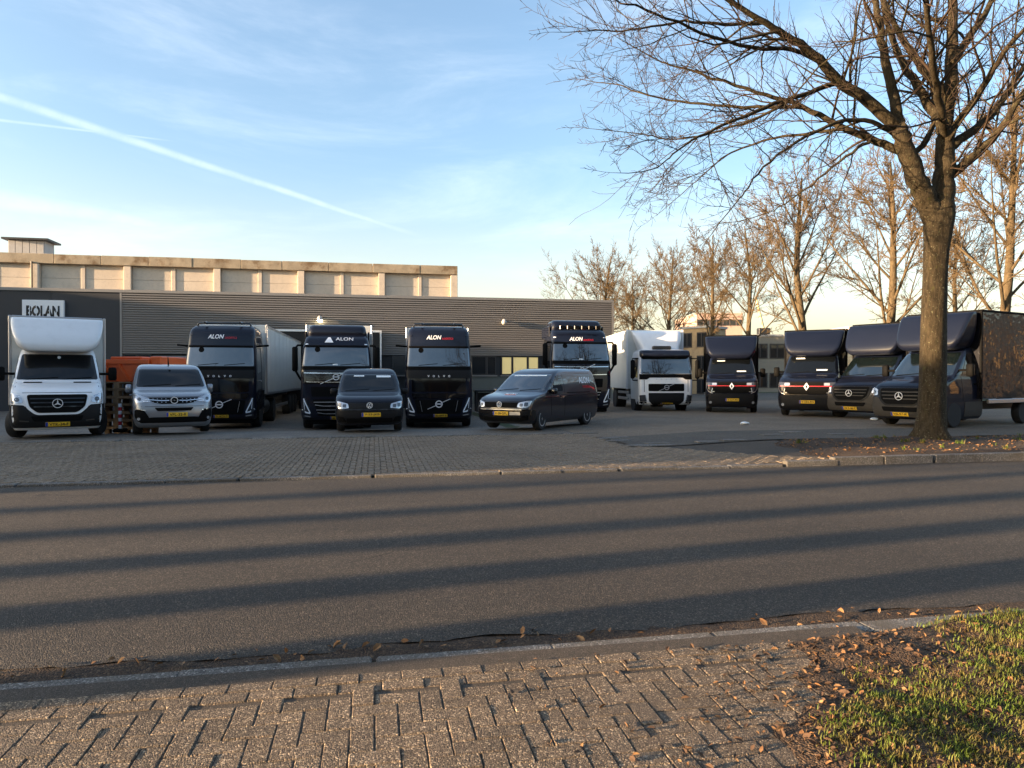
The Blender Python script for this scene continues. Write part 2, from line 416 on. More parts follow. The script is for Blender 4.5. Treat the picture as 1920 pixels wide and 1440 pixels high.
def wheel(parent, x, y, r, w, side, spokes=0, rim=ALU, steer=0.0, rimr=0.62, name='wheel'):
    """tyre with a rim; side = +1 or -1 tells where its outer face looks"""
    o = MB().lathe([(-w / 2, r * 0.66), (-w / 2, r * 0.93), (-w / 2 + 0.03, r), (w / 2 - 0.03, r), (w / 2, r * 0.93), (w / 2, r * 0.66)], 28, 'x').build(name, RUBBER, parent, 40)
    o.location = (x, y, r); o.rotation_euler = (0, 0, steer)
    s = side * w / 2
    rr = r * rimr
    if spokes:
        MB().lathe([(s * 0.5, rr * 1.02), (s * 0.7, rr * 1.02)], 24, 'x').build('hub_back', BLACK, o, 40)
        m = MB(); m.lathe([(s * 0.8, rr * 1.06), (s * 1.01, rr * 1.06), (s * 1.01, rr * 0.95), (s * 0.8, rr * 0.93)], 28, 'x', hoop=True)
        for k in range(spokes):
            for dv in (-0.16, 0.16):
                a = 2 * math.pi * k / spokes
                M = Matrix.Rotation(a, 4, 'X')
                m.box(s * 0.82, -0.020, rr * 0.12, s * 0.99, 0.020, rr * 0.98, M @ Matrix.Rotation(dv, 4, 'X'))
        m.lathe([(s * 0.8, rr * 0.2), (s * 1.0, rr * 0.2)], 16, 'x')
        m.build('rim', rim, o, 40)
    else:
        m = MB(); m.lathe([(s * 0.55, rr * 1.05), (s * 0.98, rr * 1.05), (s * 0.98, rr * 0.92), (s * 0.6, rr * 0.78), (s * 0.62, rr * 0.5), (s * 0.9, rr * 0.38), (s * 0.9, rr * 0.1)], 24, 'x')
        m.build('rim', rim, o, 40)
    return o
def plate(b, u, v, txt, w=0.52, h=0.11, off=0.03):
    p = b.patch('number_plate', rnd(rect(u - w / 2, v - h / 2, u + w / 2, v + h / 2), 0.012, 2), PLATE, off=off, depth=0.03, res=0.06)
    b.patch('country_band', rect(u - w / 2 + 0.003, v - h / 2 + 0.003, u - w / 2 + 0.055, v + h / 2 - 0.003), PLATEB, off=off + 0.003, res=0.05, parent=p)
    b.text('plate_number', txt, u + 0.025, v, h * 0.66, INK, off=off + 0.004, parent=p, width=w * 0.78, bold=0.012)
    return p
# ================================================================== the ground
def sst(a, b, x):
    t = max(0.0, min(1.0, (x - a) / (b - a))); return t * t * (3 - 2 * t)
KERB_N, ROAD_N, ROAD_F, KERB_F = 3.98, 4.17, 11.05, 11.20      # Y of near kerb face, asphalt edges, far kerb
def G(X, Y):                                                   # finished height of the far side
    if Y < 7: return 0.0
    z = 0.03 + 0.11 * sst(6.0, 9.0, X)
    return z - 0.36 * sst(20.6, 26.0, Y) * (1 - sst(4.2, 7.6, X)) * (1 - sst(60, 90, Y))
def struct(o): o['kind'] = 'structure'; return o
ASPHALT = grit('asphalt', (0.021, 0.017, 0.013), (0.053, 0.043, 0.033), (0.16, 0.128, 0.092), 120, 0.006, 0.8, ((0.034, 0.029, 0.024), 0.35, 0.60, 0.85), wear=True)
ASPHALT2 = grit('pavement asphalt', (0.038, 0.032, 0.025), (0.076, 0.064, 0.050), (0.15, 0.13, 0.10), 80, 0.004, 0.85, ((0.09, 0.075, 0.06), 0.8, 0.55, 0.8))
YARD = grit('yard concrete', (0.078, 0.067, 0.054), (0.128, 0.111, 0.090), (0.19, 0.17, 0.14), 30, 0.002, 0.7, ((0.062, 0.055, 0.047), 0.5, 0.5, 0.75))
BRICK = grit('paving brick', (0.050, 0.038, 0.027), (0.155, 0.114, 0.076), (0.50, 0.385, 0.255), 150, 0.006, 0.82, ((0.10, 0.078, 0.058), 1.1, 0.5, 0.8))
BRICKF = grit('far paving brick', (0.090, 0.069, 0.048), (0.155, 0.120, 0.084), (0.26, 0.205, 0.145), 60, 0.003, 0.85, ((0.11, 0.081, 0.054), 0.4, 0.5, 0.8))
CONC = grit('kerb concrete', (0.065, 0.062, 0.058), (0.145, 0.138, 0.128), (0.38, 0.36, 0.33), 110, 0.007, 0.8, ((0.10, 0.085, 0.065), 1.8, 0.42, 0.72))
JOINT = grit('joint sand', (0.030, 0.025, 0.02), (0.06, 0.048, 0.037), (0.13, 0.105, 0.08), 220, 0.004, 0.9)
SOIL = grit('soil', (0.018, 0.011, 0.007), (0.055, 0.033, 0.019), (0.13, 0.085, 0.05), 90, 0.012, 0.95, ((0.10, 0.06, 0.03), 2.2, 0.5, 0.75))
MEADOW = mat('short turf', (0.030, 0.048, 0.014), 0.95, var=0.4, vscale=0.6, col2=(0.055, 0.045, 0.02), c2scale=0.35)

def sheet(name, m, xs, ys, hf):
    b = MB(); vs = [(x, y, hf(x, y)) for y in ys for x in xs]; n = len(xs)
    b.add(vs, [(j * n + i, j * n + i + 1, (j + 1) * n + i + 1, (j + 1) * n + i) for j in range(len(ys) - 1) for i in range(n - 1)])
    return struct(link(name, b.raw(name), m, None, 180))
def lin(a, b, n): return [a + (b - a) * i / n for i in range(n + 1)]
far = [-900, -500, -250, -120, -80]
gx = far + lin(-60, 60, 60) + [80, 120, 250, 500, 900]; gy = [-900, -400, -150, -60, -20, 0, 4, 7.5, 11.3, 11.55, 12, 13] + lin(14, 30, 16) + [33, 36, 40, 46, 55, 65, 80, 120, 200, 400, 900]
sheet('ground', MEADOW, gx, gy, lambda x, y: G(x, y) - 0.05 if y > 11.5 else -0.09)
rd = sheet('road', ASPHALT, [-140, -60, -20] + lin(-8, 10, 240) + [20, 60, 140], [ROAD_N, ROAD_N + 0.2, 6, 8, 10, ROAD_F + 0.1], lambda x, y: 0.0)
for v in rd.data.vertices:                                     # crumbling edge along the gutter
    if v.co.y < ROAD_N + 0.01: v.co.y += 0.035 * math.sin(v.co.x * 2.7) + 0.02 * math.sin(v.co.x * 9.3 + 1) + random.uniform(-.014, .014); v.co.z -= 0.004
sheet('yard', YARD, lin(-46, 13, 59), lin(18.75, 47, 28), lambda x, y: G(x, y) - 0.012)
sheet('side_yard', BRICKF, lin(5.4, 32, 27), lin(17.4, 40, 23), lambda x, y: G(x, y) - 0.006)
sheet('side_street', ASPHALT2, lin(13, 90, 20), lin(40.05, 60, 10), lambda x, y: G(x, y) - 0.008)
struct(MB().add([(-900, 200, 0.0), (900, 200, 0.0), (900, 900, 0.0), (-900, 900, 0.0)], [(0, 1, 2, 3)]).build('far_field', MEADOW))
# footpath of asphalt along the verge, with a few loose concrete slabs
sheet('footpath', ASPHALT2, lin(5.7, 60, 54), [14.75, 15.5, 16.5, 17.38], lambda x, y: G(x, y) + 0.002)
slabs = [(5.75, 16.9), (5.75, 16.25), (6.4, 15.4), (5.8, 15.0), (6.3, 14.95), (7.5, 15.05), (8.1, 15.0), (9.6, 15.9), (10.6, 16.6), (11.4, 15.8), (6.05, 17.1)]
fp = bpy.data.objects['footpath']; slab_me = None
for i, (x, y) in enumerate(slabs):
    if slab_me is None:
        slab_me = MB().cbox(-0.29, -0.14, -0.03, 0.29, 0.14, 0.012, 0.006).mesh('slab'); slab_me.materials.append(CONC)
    o = bpy.data.objects.new('slab', slab_me); COL.objects.link(o); o.location = (x, y, G(x, y) + 0.004); o.rotation_euler = (0, 0, random.uniform(-.06, .06)); o.parent = fp

# --- paving bricks in herringbone
def herring(x0, x1, y0, y1, u=0.105):
    """yields centre and direction of 2:1 bricks laid in a 90 degree herringbone"""
    out = []
    i0, i1, j0, j1 = int(x0 / u) - 4, int(x1 / u) + 4, int(y0 / u) - 4, int(y1 / u) + 4
    for j in range(j0, j1):
        for i in range(i0, i1):
            if (i - j) % 4 == 0: out.append(((i + 1) * u, (j + 0.5) * u, 0))       # lies along X: cells (i,j) (i+1,j)
            elif (i - j) % 4 == 3: out.append(((i + 0.5) * u, (j + 1.0) * u, 1))   # stands along Y: cells (i,j) (i,j+1)
    return out
def brick_mesh(l, w, h, m, c=0.006):
    b = MB().cbox(-l / 2, -w / 2, -h, l / 2, w / 2, 0, c); me = b.mesh('brick'); me.materials.append(m); return me
drive = struct(MB().add([(-14, -1.5, 0.0185), (2.9, -1.5, 0.0185), (2.9, KERB_N - 0.1, 0.0185), (-14, KERB_N - 0.1, 0.0185)], [(0, 1, 2, 3)]).build('driveway', JOINT))
BM = [brick_mesh(0.2065, 0.1015, 0.05, BRICK, c) for c in (0.004, 0.005, 0.006)]
near, rest = [], []
def xb(y): return 1.40 + 0.66 * (y - 2.6) + 0.10 * math.sin(y * 6.2 + 1) + 0.06 * math.sin(y * 13.1)      # where soil creeps over the bricks
for x, y, k in herring(-7, 2.75, -1.3, 3.50):
    if x > xb(y) + 0.35 or x < -7 or y > 3.47 or y < -1.3: continue
    near.append((x, y, k * math.pi / 2))
for r_ in (3.56, 3.67):                                        # two stretcher courses along the kerb
    x = -7 + (0.1 if r_ > 3.6 else 0)
    while x < 2.4: near.append((x, r_, 0.0)); x += 0.21
def seen(b):
    Z = b[0] * math.sin(YAW) + b[1] * math.cos(YAW); xc = b[0] * math.cos(YAW) - b[1] * math.sin(YAW)
    return Z > 2.65 and abs(xc) < Z * 0.75
near.sort(key=lambda b: (0 if seen(b) else 1, b[1]))
mb_rest = MB()
for n_, (x, y, a) in enumerate(near):
    z = 0.026 + random.uniform(-0.002, 0.002) + 0.004 * math.sin(x * 3.1) * math.cos(y * 2.3)
    if n_ < 290 and seen((x, y)):
        o = bpy.data.objects.new('brick', random.choice(BM)); COL.objects.link(o); o.parent = drive
        o.location = (x, y, z); o.rotation_euler = (random.uniform(-.012, .012), random.uniform(-.012, .012), a + random.uniform(-.015, .015))
    else:
        M = Matrix.Translation((x, y, z)) @ Matrix.Rotation(a, 4, 'Z')
        l, w = 0.103, 0.0505
        mb_rest.add([M @ Vector(q) for q in ((-l, -w, -.02), (l, -w, -.02), (l, w, -.02), (-l, w, -.02), (-l + .005, -w + .005, 0), (l - .005, -w + .005, 0), (l - .005, w - .005, 0), (-l + .005, w - .005, 0))],
                    [(4, 5, 6, 7), (0, 1, 5, 4), (1, 2, 6, 5), (2, 3, 7, 6), (3, 0, 4, 7)])
o = link('brick_paving', mb_rest.raw('brick_paving'), BRICK, drive); o['kind'] = 'stuff'
# far crossing of bricks
apron = struct(sheet('paved_apron', JOINT, lin(-30, 9, 39), [KERB_F + 0.1, 13, 15, 17, 18.5], lambda x, y: G(x, y) - 0.018))
fb = MB()
for x, y, k in herring(-22, 8.7, KERB_F + 0.22, 18.5):
    if y < KERB_F + 0.22 or y > 18.45 or x < -22: continue
    if y > 14.7 and x > 5.55: continue
    if y <= 14.7 and x > 5.6 + max(0, (14.7 - y)) * 0.75 + 0.5 * sst(12, 14.7, y): continue
    l, w = (0.1, 0.0475) if k == 0 else (0.0475, 0.1)
    z = G(x, y) + random.uniform(-.0035, .0035); t = random.uniform(-.003, .003)
    fb.add([(x - l, y - w, z - .02), (x + l, y - w, z - .02), (x + l, y + w, z - .02), (x - l, y + w, z - .02), (x - l + .006, y - w + .006, z), (x + l - .006, y - w + .006, z + t), (x + l - .006, y + w - .006, z), (x - l + .006, y + w - .006, z - t)],
           [(4, 5, 6, 7), (0, 1, 5, 4), (1, 2, 6, 5), (2, 3, 7, 6), (3, 0, 4, 7)])
o = link('brick_paving', fb.raw('brick_paving'), BRICKF, apron); o['kind'] = 'stuff'
# --- kerbs: stones of one metre
def kerb(name, x0, x1, y0, y1, zt, step=1.0, zb=-0.12, rz=0.0):
    root = struct(empty(name, (0, 0, 0)))
    x = x0; me = {}
    while x < x1:
        h = zt(x) if callable(zt) else zt
        key = round(h, 3)
        if key not in me:
            q = MB().cbox(-step / 2 + .004, y0, zb, step / 2 - .004, y1, h, 0.012).mesh('kerb_stone'); q.materials.append(CONC); me[key] = q
        o = bpy.data.objects.new('kerb_stone', me[key]); COL.objects.link(o); o.parent = root
        o.location = (x + step / 2, random.uniform(-.006, .006), random.uniform(-.004, .004)); o.rotation_euler = (0, 0, random.uniform(-.004, .004))
        x += step
    return root
kerb('near_kerb', -9, 9, KERB_N - 0.17, KERB_N, 0.014)
kerb('far_kerb', -26, 26, KERB_F - 0.02, KERB_F + 0.14, lambda x: round(G(x + 0.5, 11.3) + 0.008, 3))
kerb('yard_edge', -22, 5.5, 18.5, 18.78, 0.045, 1.0)
# worn gutter between asphalt and near kerb
def gut(x, y): return -0.006 + 0.005 * math.sin(x * 7.3 + y * 11) * math.cos(x * 3.1) + 0.003 * math.sin(x * 23)
sheet('gutter', SOIL, lin(-9, 9, 180), lin(KERB_N - 0.02, ROAD_N + 0.14, 6), lambda x, y: gut(x, y) - 0.012 * sst(ROAD_N - 0.02, ROAD_N + 0.1, y))
# verge by the tree
VERGE_B = [(7.9, 11.42), (40, 11.42), (40, 14.7), (8.9, 14.7), (8.45, 14.2)]
def inverge(x, y): return 11.42 < y < 14.7 and x > 7.7 + 0.32 * (y - 11.4) + 0.12 * math.sin(y * 4.0)
vg = MB(); xs = lin(7.4, 40, 150); ys = lin(11.33, 14.74, 24); n = len(xs)
def vz(x, y):
    e = min(sst(11.36, 11.6, y), sst(14.74, 14.5, y), sst(0.0, 0.5, x - (7.7 + 0.32 * (y - 11.4) + 0.12 * math.sin(y * 4))))
    d = math.hypot(x - 11.9, y - 13.45)
    return G(x, y) - 0.03 + e * (0.05 + 0.018 * math.sin(x * 2.9 + y) + 0.014 * math.sin(y * 5.1 + x * 1.7)) + 0.13 * math.exp(-(d / 0.75) ** 2)
vg.add([(x, y, vz(x, y)) for y in ys for x in xs], [(j * n + i, j * n + i + 1, (j + 1) * n + i + 1, (j + 1) * n + i) for j in range(len(ys) - 1) for i in range(n - 1)])
struct(link('verge', vg.raw('verge'), SOIL, None, 180))
# soil and turf bank beside the driveway
def bz(x, y):
    e = sst(-0.12, 0.55, x - xb(y))
    k = 1 - 0.8 * sst(3.62, 3.8, y) * sst(1.9, 2.4, x)
    return -0.012 + e * k * (0.058 + 0.014 * math.sin(x * 6 + y * 3) + 0.012 * math.sin(y * 11 - x * 4) + 0.008 * math.sin(x * 19 + y * 7)) + 0.10 * k * sst(2.3, 4.2, x) * sst(4.3, 3.4, y)
bk = MB(); xs = lin(0.6, 12, 200); ys = lin(-2.0, KERB_N - 0.03, 80); n = len(xs)
bk.add([(x, y, bz(x, y)) for y in ys for x in xs], [(j * n + i, j * n + i + 1, (j + 1) * n + i + 1, (j + 1) * n + i) for j in range(len(ys) - 1) for i in range(n - 1)])
struct(link('grass_bank', bk.raw('grass_bank'), SOIL, None, 180))

# ================================================================== the depot building
FY = 44.5
fx = lambda px, Y=FY: onY(px, 600, Y).x
hz = lambda px, py, Y=FY: onY(px, py, Y).z
DARKCLAD = mat('anthracite panel', (0.018, 0.020, 0.025), 0.55, var=0.08)
CORR = mat('grey corrugated steel', (0.195, 0.183, 0.176), 0.42, metal=0.2, var=0.06, vscale=0.5)
TRIM = mat('grey metal trim', (0.22, 0.21, 0.20), 0.45, metal=0.3)
PLINTH = mat('grey green panel', (0.11, 0.12, 0.105), 0.7, var=0.06)
FRAME = mat('dark window frame', (0.03, 0.03, 0.033), 0.4)
ROOF = mat('grey roofing', (0.1, 0.1, 0.1), 0.9)
WINGL = mat('office window glass', (0.02, 0.022, 0.024), 0.03, spec=0.7)
BLIND = mat('lit blind', (0.6, 0.5, 0.25), 0.6, emit=(1.0, 0.76, 0.28), estr=0.08)
dep = empty('depot_building', (fx(600), FY, 0)); dep.rotation_euler = (0, 0, 0)
tag(dep, 'long low depot with grey ribbed steel front behind the row of trucks', 'building')
def dpart(name, mb, m, smooth=None, parent=None):
    me = mb.mesh(name); me.transform(Matrix.Translation(-dep.location)); return link(name, me, m, parent or dep, smooth)
XL, XS, XR, TOP, LOW = -46.0, fx(227), fx(1149), hz(1149, 564), hz(1000, 667)
dpart('wall', MB().box(XL, FY + 0.25, -1, XR - 0.02, FY + 5.0, TOP - 0.12), DARKCLAD)
dpart('roof', MB().box(XL, FY + 0.04, TOP - 0.1, XR + 0.03, FY + 24, TOP - 0.02), ROOF)
dpart('back_wall', MB().box(XL, FY + 5.02, -1, XR - 0.02, FY + 24, TOP - 0.13), DARKCLAD)
m = MB(); x = XL                                                     # flat dark panels at the left
while x < XS - 0.1:
    m = MB().cbox(x + 0.008, FY + 0.06, -0.6, min(x + 4.0, XS - 0.06) - 0.008, FY + 0.22, TOP - 0.14, 0.006); dpart('wall_panel', m, DARKCLAD); x += 4.0
pr = []                                                              # ribbed sheet: one profile swept along the front
nr = 26; ph = (TOP - 0.14 - LOW) / nr
for i in range(nr):
    z = LOW + i * ph; pr += [(FY + 0.0, z), (FY + 0.0, z + ph * 0.52), (FY + 0.14, z + ph * 0.60), (FY + 0.14, z + ph * 0.97)]
pr.append((FY + 0.0, TOP - 0.14)); pr += [(FY + 0.2, TOP - 0.14), (FY + 0.2, LOW)]
dpart('ribbed_cladding', MB().prism(pr, XS + 0.06, XR - 0.05, 'x'), CORR)
dpart('roof_trim', MB().box(XL, FY - 0.02, TOP - 0.137, XR + 0.05, FY + 0.3, TOP + 0.03), TRIM)
dpart('corner_trim', MB().box(XR - 0.045, FY + 0.0, LOW - 0.02, XR + 0.06, FY + 0.3, TOP - 0.14), TRIM)
dpart('joint_trim', MB().box(XS - 0.05, FY + 0.0, -0.5, XS + 0.05, FY + 0.3, TOP - 0.14), TRIM)
dpart('end_cladding', MB().box(XR - 0.015, FY + 0.31, -0.5, XR + 0.04, FY + 24, TOP - 0.11), CORR)
dpart('low_ribbed_cladding', MB().prism([(FY + 0.06, z0) for z0 in (-0.6,)] + [(FY + 0.06 + (0.045 if i % 2 else 0), -0.6 + 3.5 * i / 44) for i in range(1, 44)] + [(FY + 0.2, LOW - 0.55), (FY + 0.2, -0.6)], fx(285), fx(560), 'x'), CORR)
# window band with panes
WB, WT = hz(900, 703), LOW - 0.04
def win(px0, px1, m, splits):
    x0, x1 = fx(px0), fx(px1)
    f = MB().box(x0, FY + 0.12, WB, x1, FY + 0.2, WT)
    w = dpart('window', f, FRAME)
    cuts = [px0] + splits + [px1]
    for a, b in zip(cuts[:-1], cuts[1:]):
        dpart('pane', MB().box(fx(a) + 0.07, FY + 0.09, WB + 0.07, fx(b) - 0.07, FY + 0.13, WT - 0.07), m, parent=w)
        me = MB(); 
        for q in ((fx(a) + 0.03, WB + 0.03, fx(b) - 0.03, WB + 0.07), (fx(a) + 0.03, WT - 0.07, fx(b) - 0.03, WT - 0.03), (fx(a) + 0.03, WB + 0.07, fx(a) + 0.07, WT - 0.07), (fx(b) - 0.07, WB + 0.07, fx(b) - 0.03, WT - 0.07)):
            me.box(q[0], FY + 0.06, q[1], q[2], FY + 0.119, q[3])
        dpart('casement', me, FRAME, parent=w)
    dpart('sill', MB().box(x0 - 0.05, FY - 0.02, WB - 0.09, x1 + 0.05, FY + 0.2, WB - 0.012), TRIM, parent=w)
win(735, 762, WINGL, []); win(884, 931, WINGL, [913]); win(940, 1011, BLIND, [961, 990]); win(1018, 1090, WINGL, [1050])
dpart('lower_panel', MB().box(fx(862), FY + 0.08, -0.6, XR - 0.06, FY + 0.21, WB - 0.1), PLINTH)
win(230, 283, WINGL, [256])
# dock shelters
DOCKW = mat('white dock frame', (0.7, 0.7, 0.68), 0.5); DOCKB = mat('black dock cushion', (0.008, 0.008, 0.008), 0.8)
for tx in (-5.5, -1.35):
    d = dpart('dock_shelter', MB().box(tx - 1.75, FY - 0.55, 0.2, tx + 1.75, FY + 0.04, 4.35), DOCKB)
    q = MB(); q.box(tx - 1.8, FY - 0.6, 0.2, tx - 1.7, FY - 0.49, 4.42); q.box(tx + 1.7, FY - 0.6, 0.2, tx + 1.8, FY - 0.49, 4.42); q.box(tx - 1.69, FY - 0.6, 4.3, tx + 1.69, FY - 0.49, 4.42)
    dpart('dock_frame', q, DOCKW, parent=d)
# sign
sx0, sx1 = fx(44), fx(122); sz1 = hz(80, 563); sz0 = sz1 - 1.55
sg = empty('wall_sign', ((sx0 + sx1) / 2, FY, sz0)); tag(sg, 'white wall sign with black stencil lettering on the dark facade', 'sign')
o = MB().cbox(-(sx1 - sx0) / 2, -0.12, 0, (sx1 - sx0) / 2, 0.05, 1.55, 0.01).build('board', mat('sign white', (0.72, 0.74, 0.76), 0.5), sg)
tw = (sx1 - sx0) * 0.80
flat_text('lettering', 'BOLAN', 0.62, INK, Matrix.Translation((0, -0.123, 0.93)) @ Matrix.Rotation(R(90), 4, 'X'), sg, width=tw, bold=0.045)
q = MB()
for i in range(5):                                                  # stencil bridges
    cx = -tw / 2 + tw * (i + 0.5) / 5; q.box(cx - 0.018, -0.1295, 0.6, cx + 0.018, -0.1275, 1.26)
q.build('stencil_bridge', mat('sign white', (0, 0, 0)), sg)
# wall lamps
def wall_lamp(px, py, lit, label):
    p = onY(px, py, FY - 0.25); l = empty('wall_lamp', (p.x, FY, p.z)); tag(l, label, 'lamp', 'lamps on the depot wall')
    MB().box(-0.06, -0.2, -0.02, 0.06, 0.06, 0.06).build('bracket', STEEL, l)
    MB().lathe([(-0.14, 0.16), (-0.1, 0.17), (0.06, 0.12), (0.12, 0.05)], 16, 'z', (0, -0.3, 0)).build('lamp_head', mat('lamp housing', (0.45, 0.42, 0.38), 0.5), l, 40)
    MB().lathe([(-0.23, 0.08), (-0.2, 0.13), (-0.142, 0.15)], 16, 'z', (0, -0.3, 0)).build('lens', mat('lit lamp', (1, .9, .6), 0.4, emit=(1, 0.86, 0.5), estr=14) if lit else mat('lamp glass', (0.5, 0.48, 0.42), 0.3), l, 40)
wall_lamp(600, 596, True, 'lit yellowish lamp on the ribbed wall above the second truck')
wall_lamp(945, 602, False, 'unlit lamp on the ribbed wall, nearest the right end')
# tall hall behind
HY = 51.0
CONCP = mat('sunlit concrete panel', (0.56, 0.48, 0.385), 0.85, var=0.10, vscale=1.2, bump=0.004, bscale=18, dirt=0.25)
PARA = mat('weathered parapet', (0.33, 0.27, 0.19), 0.9, var=0.25, vscale=1.6, col2=(0.16, 0.10, 0.05), c2lo=0.48, c2hi=0.7, c2scale=0.9, bump=0.01, bscale=9)
hall = empty('concrete_hall', (fx(400, HY), HY, 0)); tag(hall, 'tall pale concrete hall with weathered parapet rising behind the depot', 'building')
def hpart(name, mb, m, parent=None):
    me = mb.mesh(name); me.transform(Matrix.Translation(-hall.location)); return link(name, me, m, parent or hall)
HT = hz(430, 487, HY); HX1 = fx(858, HY); HX0 = -52.0; PB = HT - 0.62
hpart('wall', MB().box(HX0, HY + 0.3, -1, HX1 - 0.05, HY + 22, HT - 0.1), CONCP)
maj = [fx(q, HY) for q in (858, 716, 565, 408, 240, 68)]
st = maj[4] - maj[5]
while maj[-1] > HX0 + 6: maj.append(maj[-1] - st)
for i, X in enumerate(maj):
    hpart('pilaster', MB().cbox(X - (0.5 if i == 0 else 0.22), HY - 0.06, 4, X + (0.0 if i == 0 else 0.22), HY + 0.32, PB, 0.02), CONCP)
    if i + 1 < len(maj):
        mid = (X + maj[i + 1]) / 2
        hpart('pilaster', MB().cbox(mid - 0.13, HY + 0.15, 4, mid + 0.13, HY + 0.32, PB, 0.02), CONCP)
        for a, b in ((maj[i + 1] + 0.24, mid - 0.15), (mid + 0.15, X - (0.52 if i == 0 else 0.24))):
            for k in range(4):
                z0 = PB - 0.9 * (k + 1); hpart('wall_panel', MB().cbox(a, HY + 0.225, z0 + 0.006, b, HY + 0.31, z0 + 0.894, 0.008), CONCP)
X = HX1
while X > HX0:
    w = random.uniform(2.6, 3.4); hpart('parapet_block', MB().cbox(max(X - w, HX0) + 0.012, HY - 0.13 + random.uniform(-.01, .01), PB, X - 0.012, HY + 0.6, HT + random.uniform(-.02, .02), 0.02), PARA); X -= w
hpart('downpipe', MB().tube([(fx(66, HY) - 0.1, HY - 0.16, 4), (fx(66, HY) - 0.1, HY - 0.16, PB + 0.1)], 0.06, 8), STEEL)
# plant room on the hall roof
rx0, rx1 = fx(8, HY + 8), fx(98, HY + 8); rz = hz(60, 450, HY + 8)
pl = empty('rooftop_hut', ((rx0 + rx1) / 2, HY + 8, HT)); tag(pl, 'small grey panelled plant room on the hall roof', 'roof hut')
hw = (rx1 - rx0) / 2; hh = rz - HT
HUT = mat('grey hut panel', (0.34, 0.33, 0.32), 0.7, var=0.12, vscale=2)
MB().box(-hw + 0.3, 0.06, -0.1, hw - 0.5, 1.7, hh - 0.05).build('wall', HUT, pl)
for k in range(5):
    a = -hw + 0.31 + (2 * hw - 0.82) * k / 5; MB().cbox(a + 0.02, 0.0, -0.08, a + (2 * hw - 0.82) / 5 - 0.02, 0.055, hh - 0.08, 0.01).build('wall_panel', HUT, pl)
MB().box(-hw, -0.35, hh - 0.045, hw - 0.1, 1.95, hh + 0.09).build('roof', STEEL, pl)
q = MB()
for k in range(4): q.tube([(-1.3 + 0.42 * k, -0.12, 0.1), (-1.3 + 0.42 * k, -0.12, 0.55 + 0.25 * (k % 2)), (-1.0 + 0.42 * k, -0.12, 0.7)], 0.09, 8)
q.build('pipework', mat('rusty pipe', (0.16, 0.06, 0.035), 0.8, var=0.4), pl, 50)

# ================================================================== far buildings
def house(name, label, px0, px1, pyt, Z, depth, wallm, rows, cols, base=-0.2, grp=None, winw=0.9, winh=1.1, rz=0.0, wm=None, flat=True):
    c = at((px0 + px1) / 2, HOR, Z); a, b = at(px0, HOR, Z), at(px1, HOR, Z); w = (b - a).length / 2; h = at(px0, pyt, Z).z - base
    e = empty(name, (c.x, c.y, base), -YAW + rz); tag(e, label, 'building', grp)
    MB().box(-w, 0, 0, w, depth, h).build('wall', wallm, e)
    MB().box(-w - 0.12, -0.12, h + 0.004, w + 0.12, depth + 0.12, h + 0.2).build('roof', mat('pale roof edge', (0.5, 0.48, 0.44), 0.7), e)
    for i in range(rows):
        for k in range(cols):
            x = -w + 2 * w * (k + 0.5) / cols; z = h * (i + 0.5) / rows
            f = MB().box(x - winw / 2, -0.06, z - winh / 2, x + winw / 2, 0.05, z + winh / 2).build('window', mat('brown window frame', (0.05, 0.04, 0.035), 0.6), e)
            for s in (-1, 1): MB().box(x + s * winw * 0.24 - winw * 0.19, -0.08, z - winh / 2 + 0.1, x + s * winw * 0.24 + winw * 0.19, -0.05, z + winh / 2 - 0.1).build('pane', wm or WINGL, f)
    return e
CREAM = mat('cream render', (0.30, 0.27, 0.215), 0.9, var=0.05)
house('townhouse', 'greyish cream two storey building seen between the two box vans', 1409, 1600, 631, 72, 12, CREAM, 2, 6, winw=1.5, winh=1.5)
house('apartment_block', 'sunlit ochre building left of the dark box vans', 1272, 1332, 616, 62, 3, mat('ochre render', (0.50, 0.36, 0.20), 0.9, var=0.1, col2=(0.3, 0.2, 0.11), c2scale=0.5), 3, 2, winw=0.9, winh=1.3, rz=R(-44))
house('flat_block', 'pale pinkish apartment block hazy behind the bare trees', 1306, 1392, 588, 150, 20, mat('pink brick', (0.42, 0.30, 0.25), 0.9, var=0.08), 4, 7, winw=1.2, winh=1.3)
house('warehouse', 'low pale flat roofed warehouse far behind the vans', 1592, 1760, 614, 120, 30, mat('pale sheet', (0.55, 0.45, 0.38), 0.8, var=0.05), 1, 8, winw=1.6, winh=0.8)
# boom lift
p = at(1433, HOR, 95); e = empty('boom_lift', (p.x, p.y, 0), -YAW); tag(e, 'boom lift with pale raised arm behind the trees', 'boom lift')
MB().cbox(-1.1, -1.6, 0.35, 1.1, 1.6, 1.2, 0.08).build('chassis', STEEL, e)
for sx in (-1, 1):
    for sy in (-1, 1): MB().lathe([(-0.15, 0.45), (0.15, 0.45)], 16, 'x', (sx * 1.05, sy * 1.1, 0.45)).build('wheel', RUBBER, e)
MB().cbox(-0.7, -0.9, 1.2, 0.7, 1.4, 2.4, 0.1).build('turret', STEEL, e)
MB().tube([(0, 0.8, 2.4), (0, 0.4, 7.9)], [0.35, 0.28], 8).build('mast', STEEL, e)
MB().tube([(0.1, 0.4, 7.6), (-1.1, 0.2, 12.4)], [0.22, 0.14], 8).build('arm', mat('boom cream', (0.7, 0.55, 0.3), 0.5), e)
MB().cbox(-0.75, -0.1, 6.9, 0.75, 0.9, 8.2, 0.06).build('basket', STEEL, e)
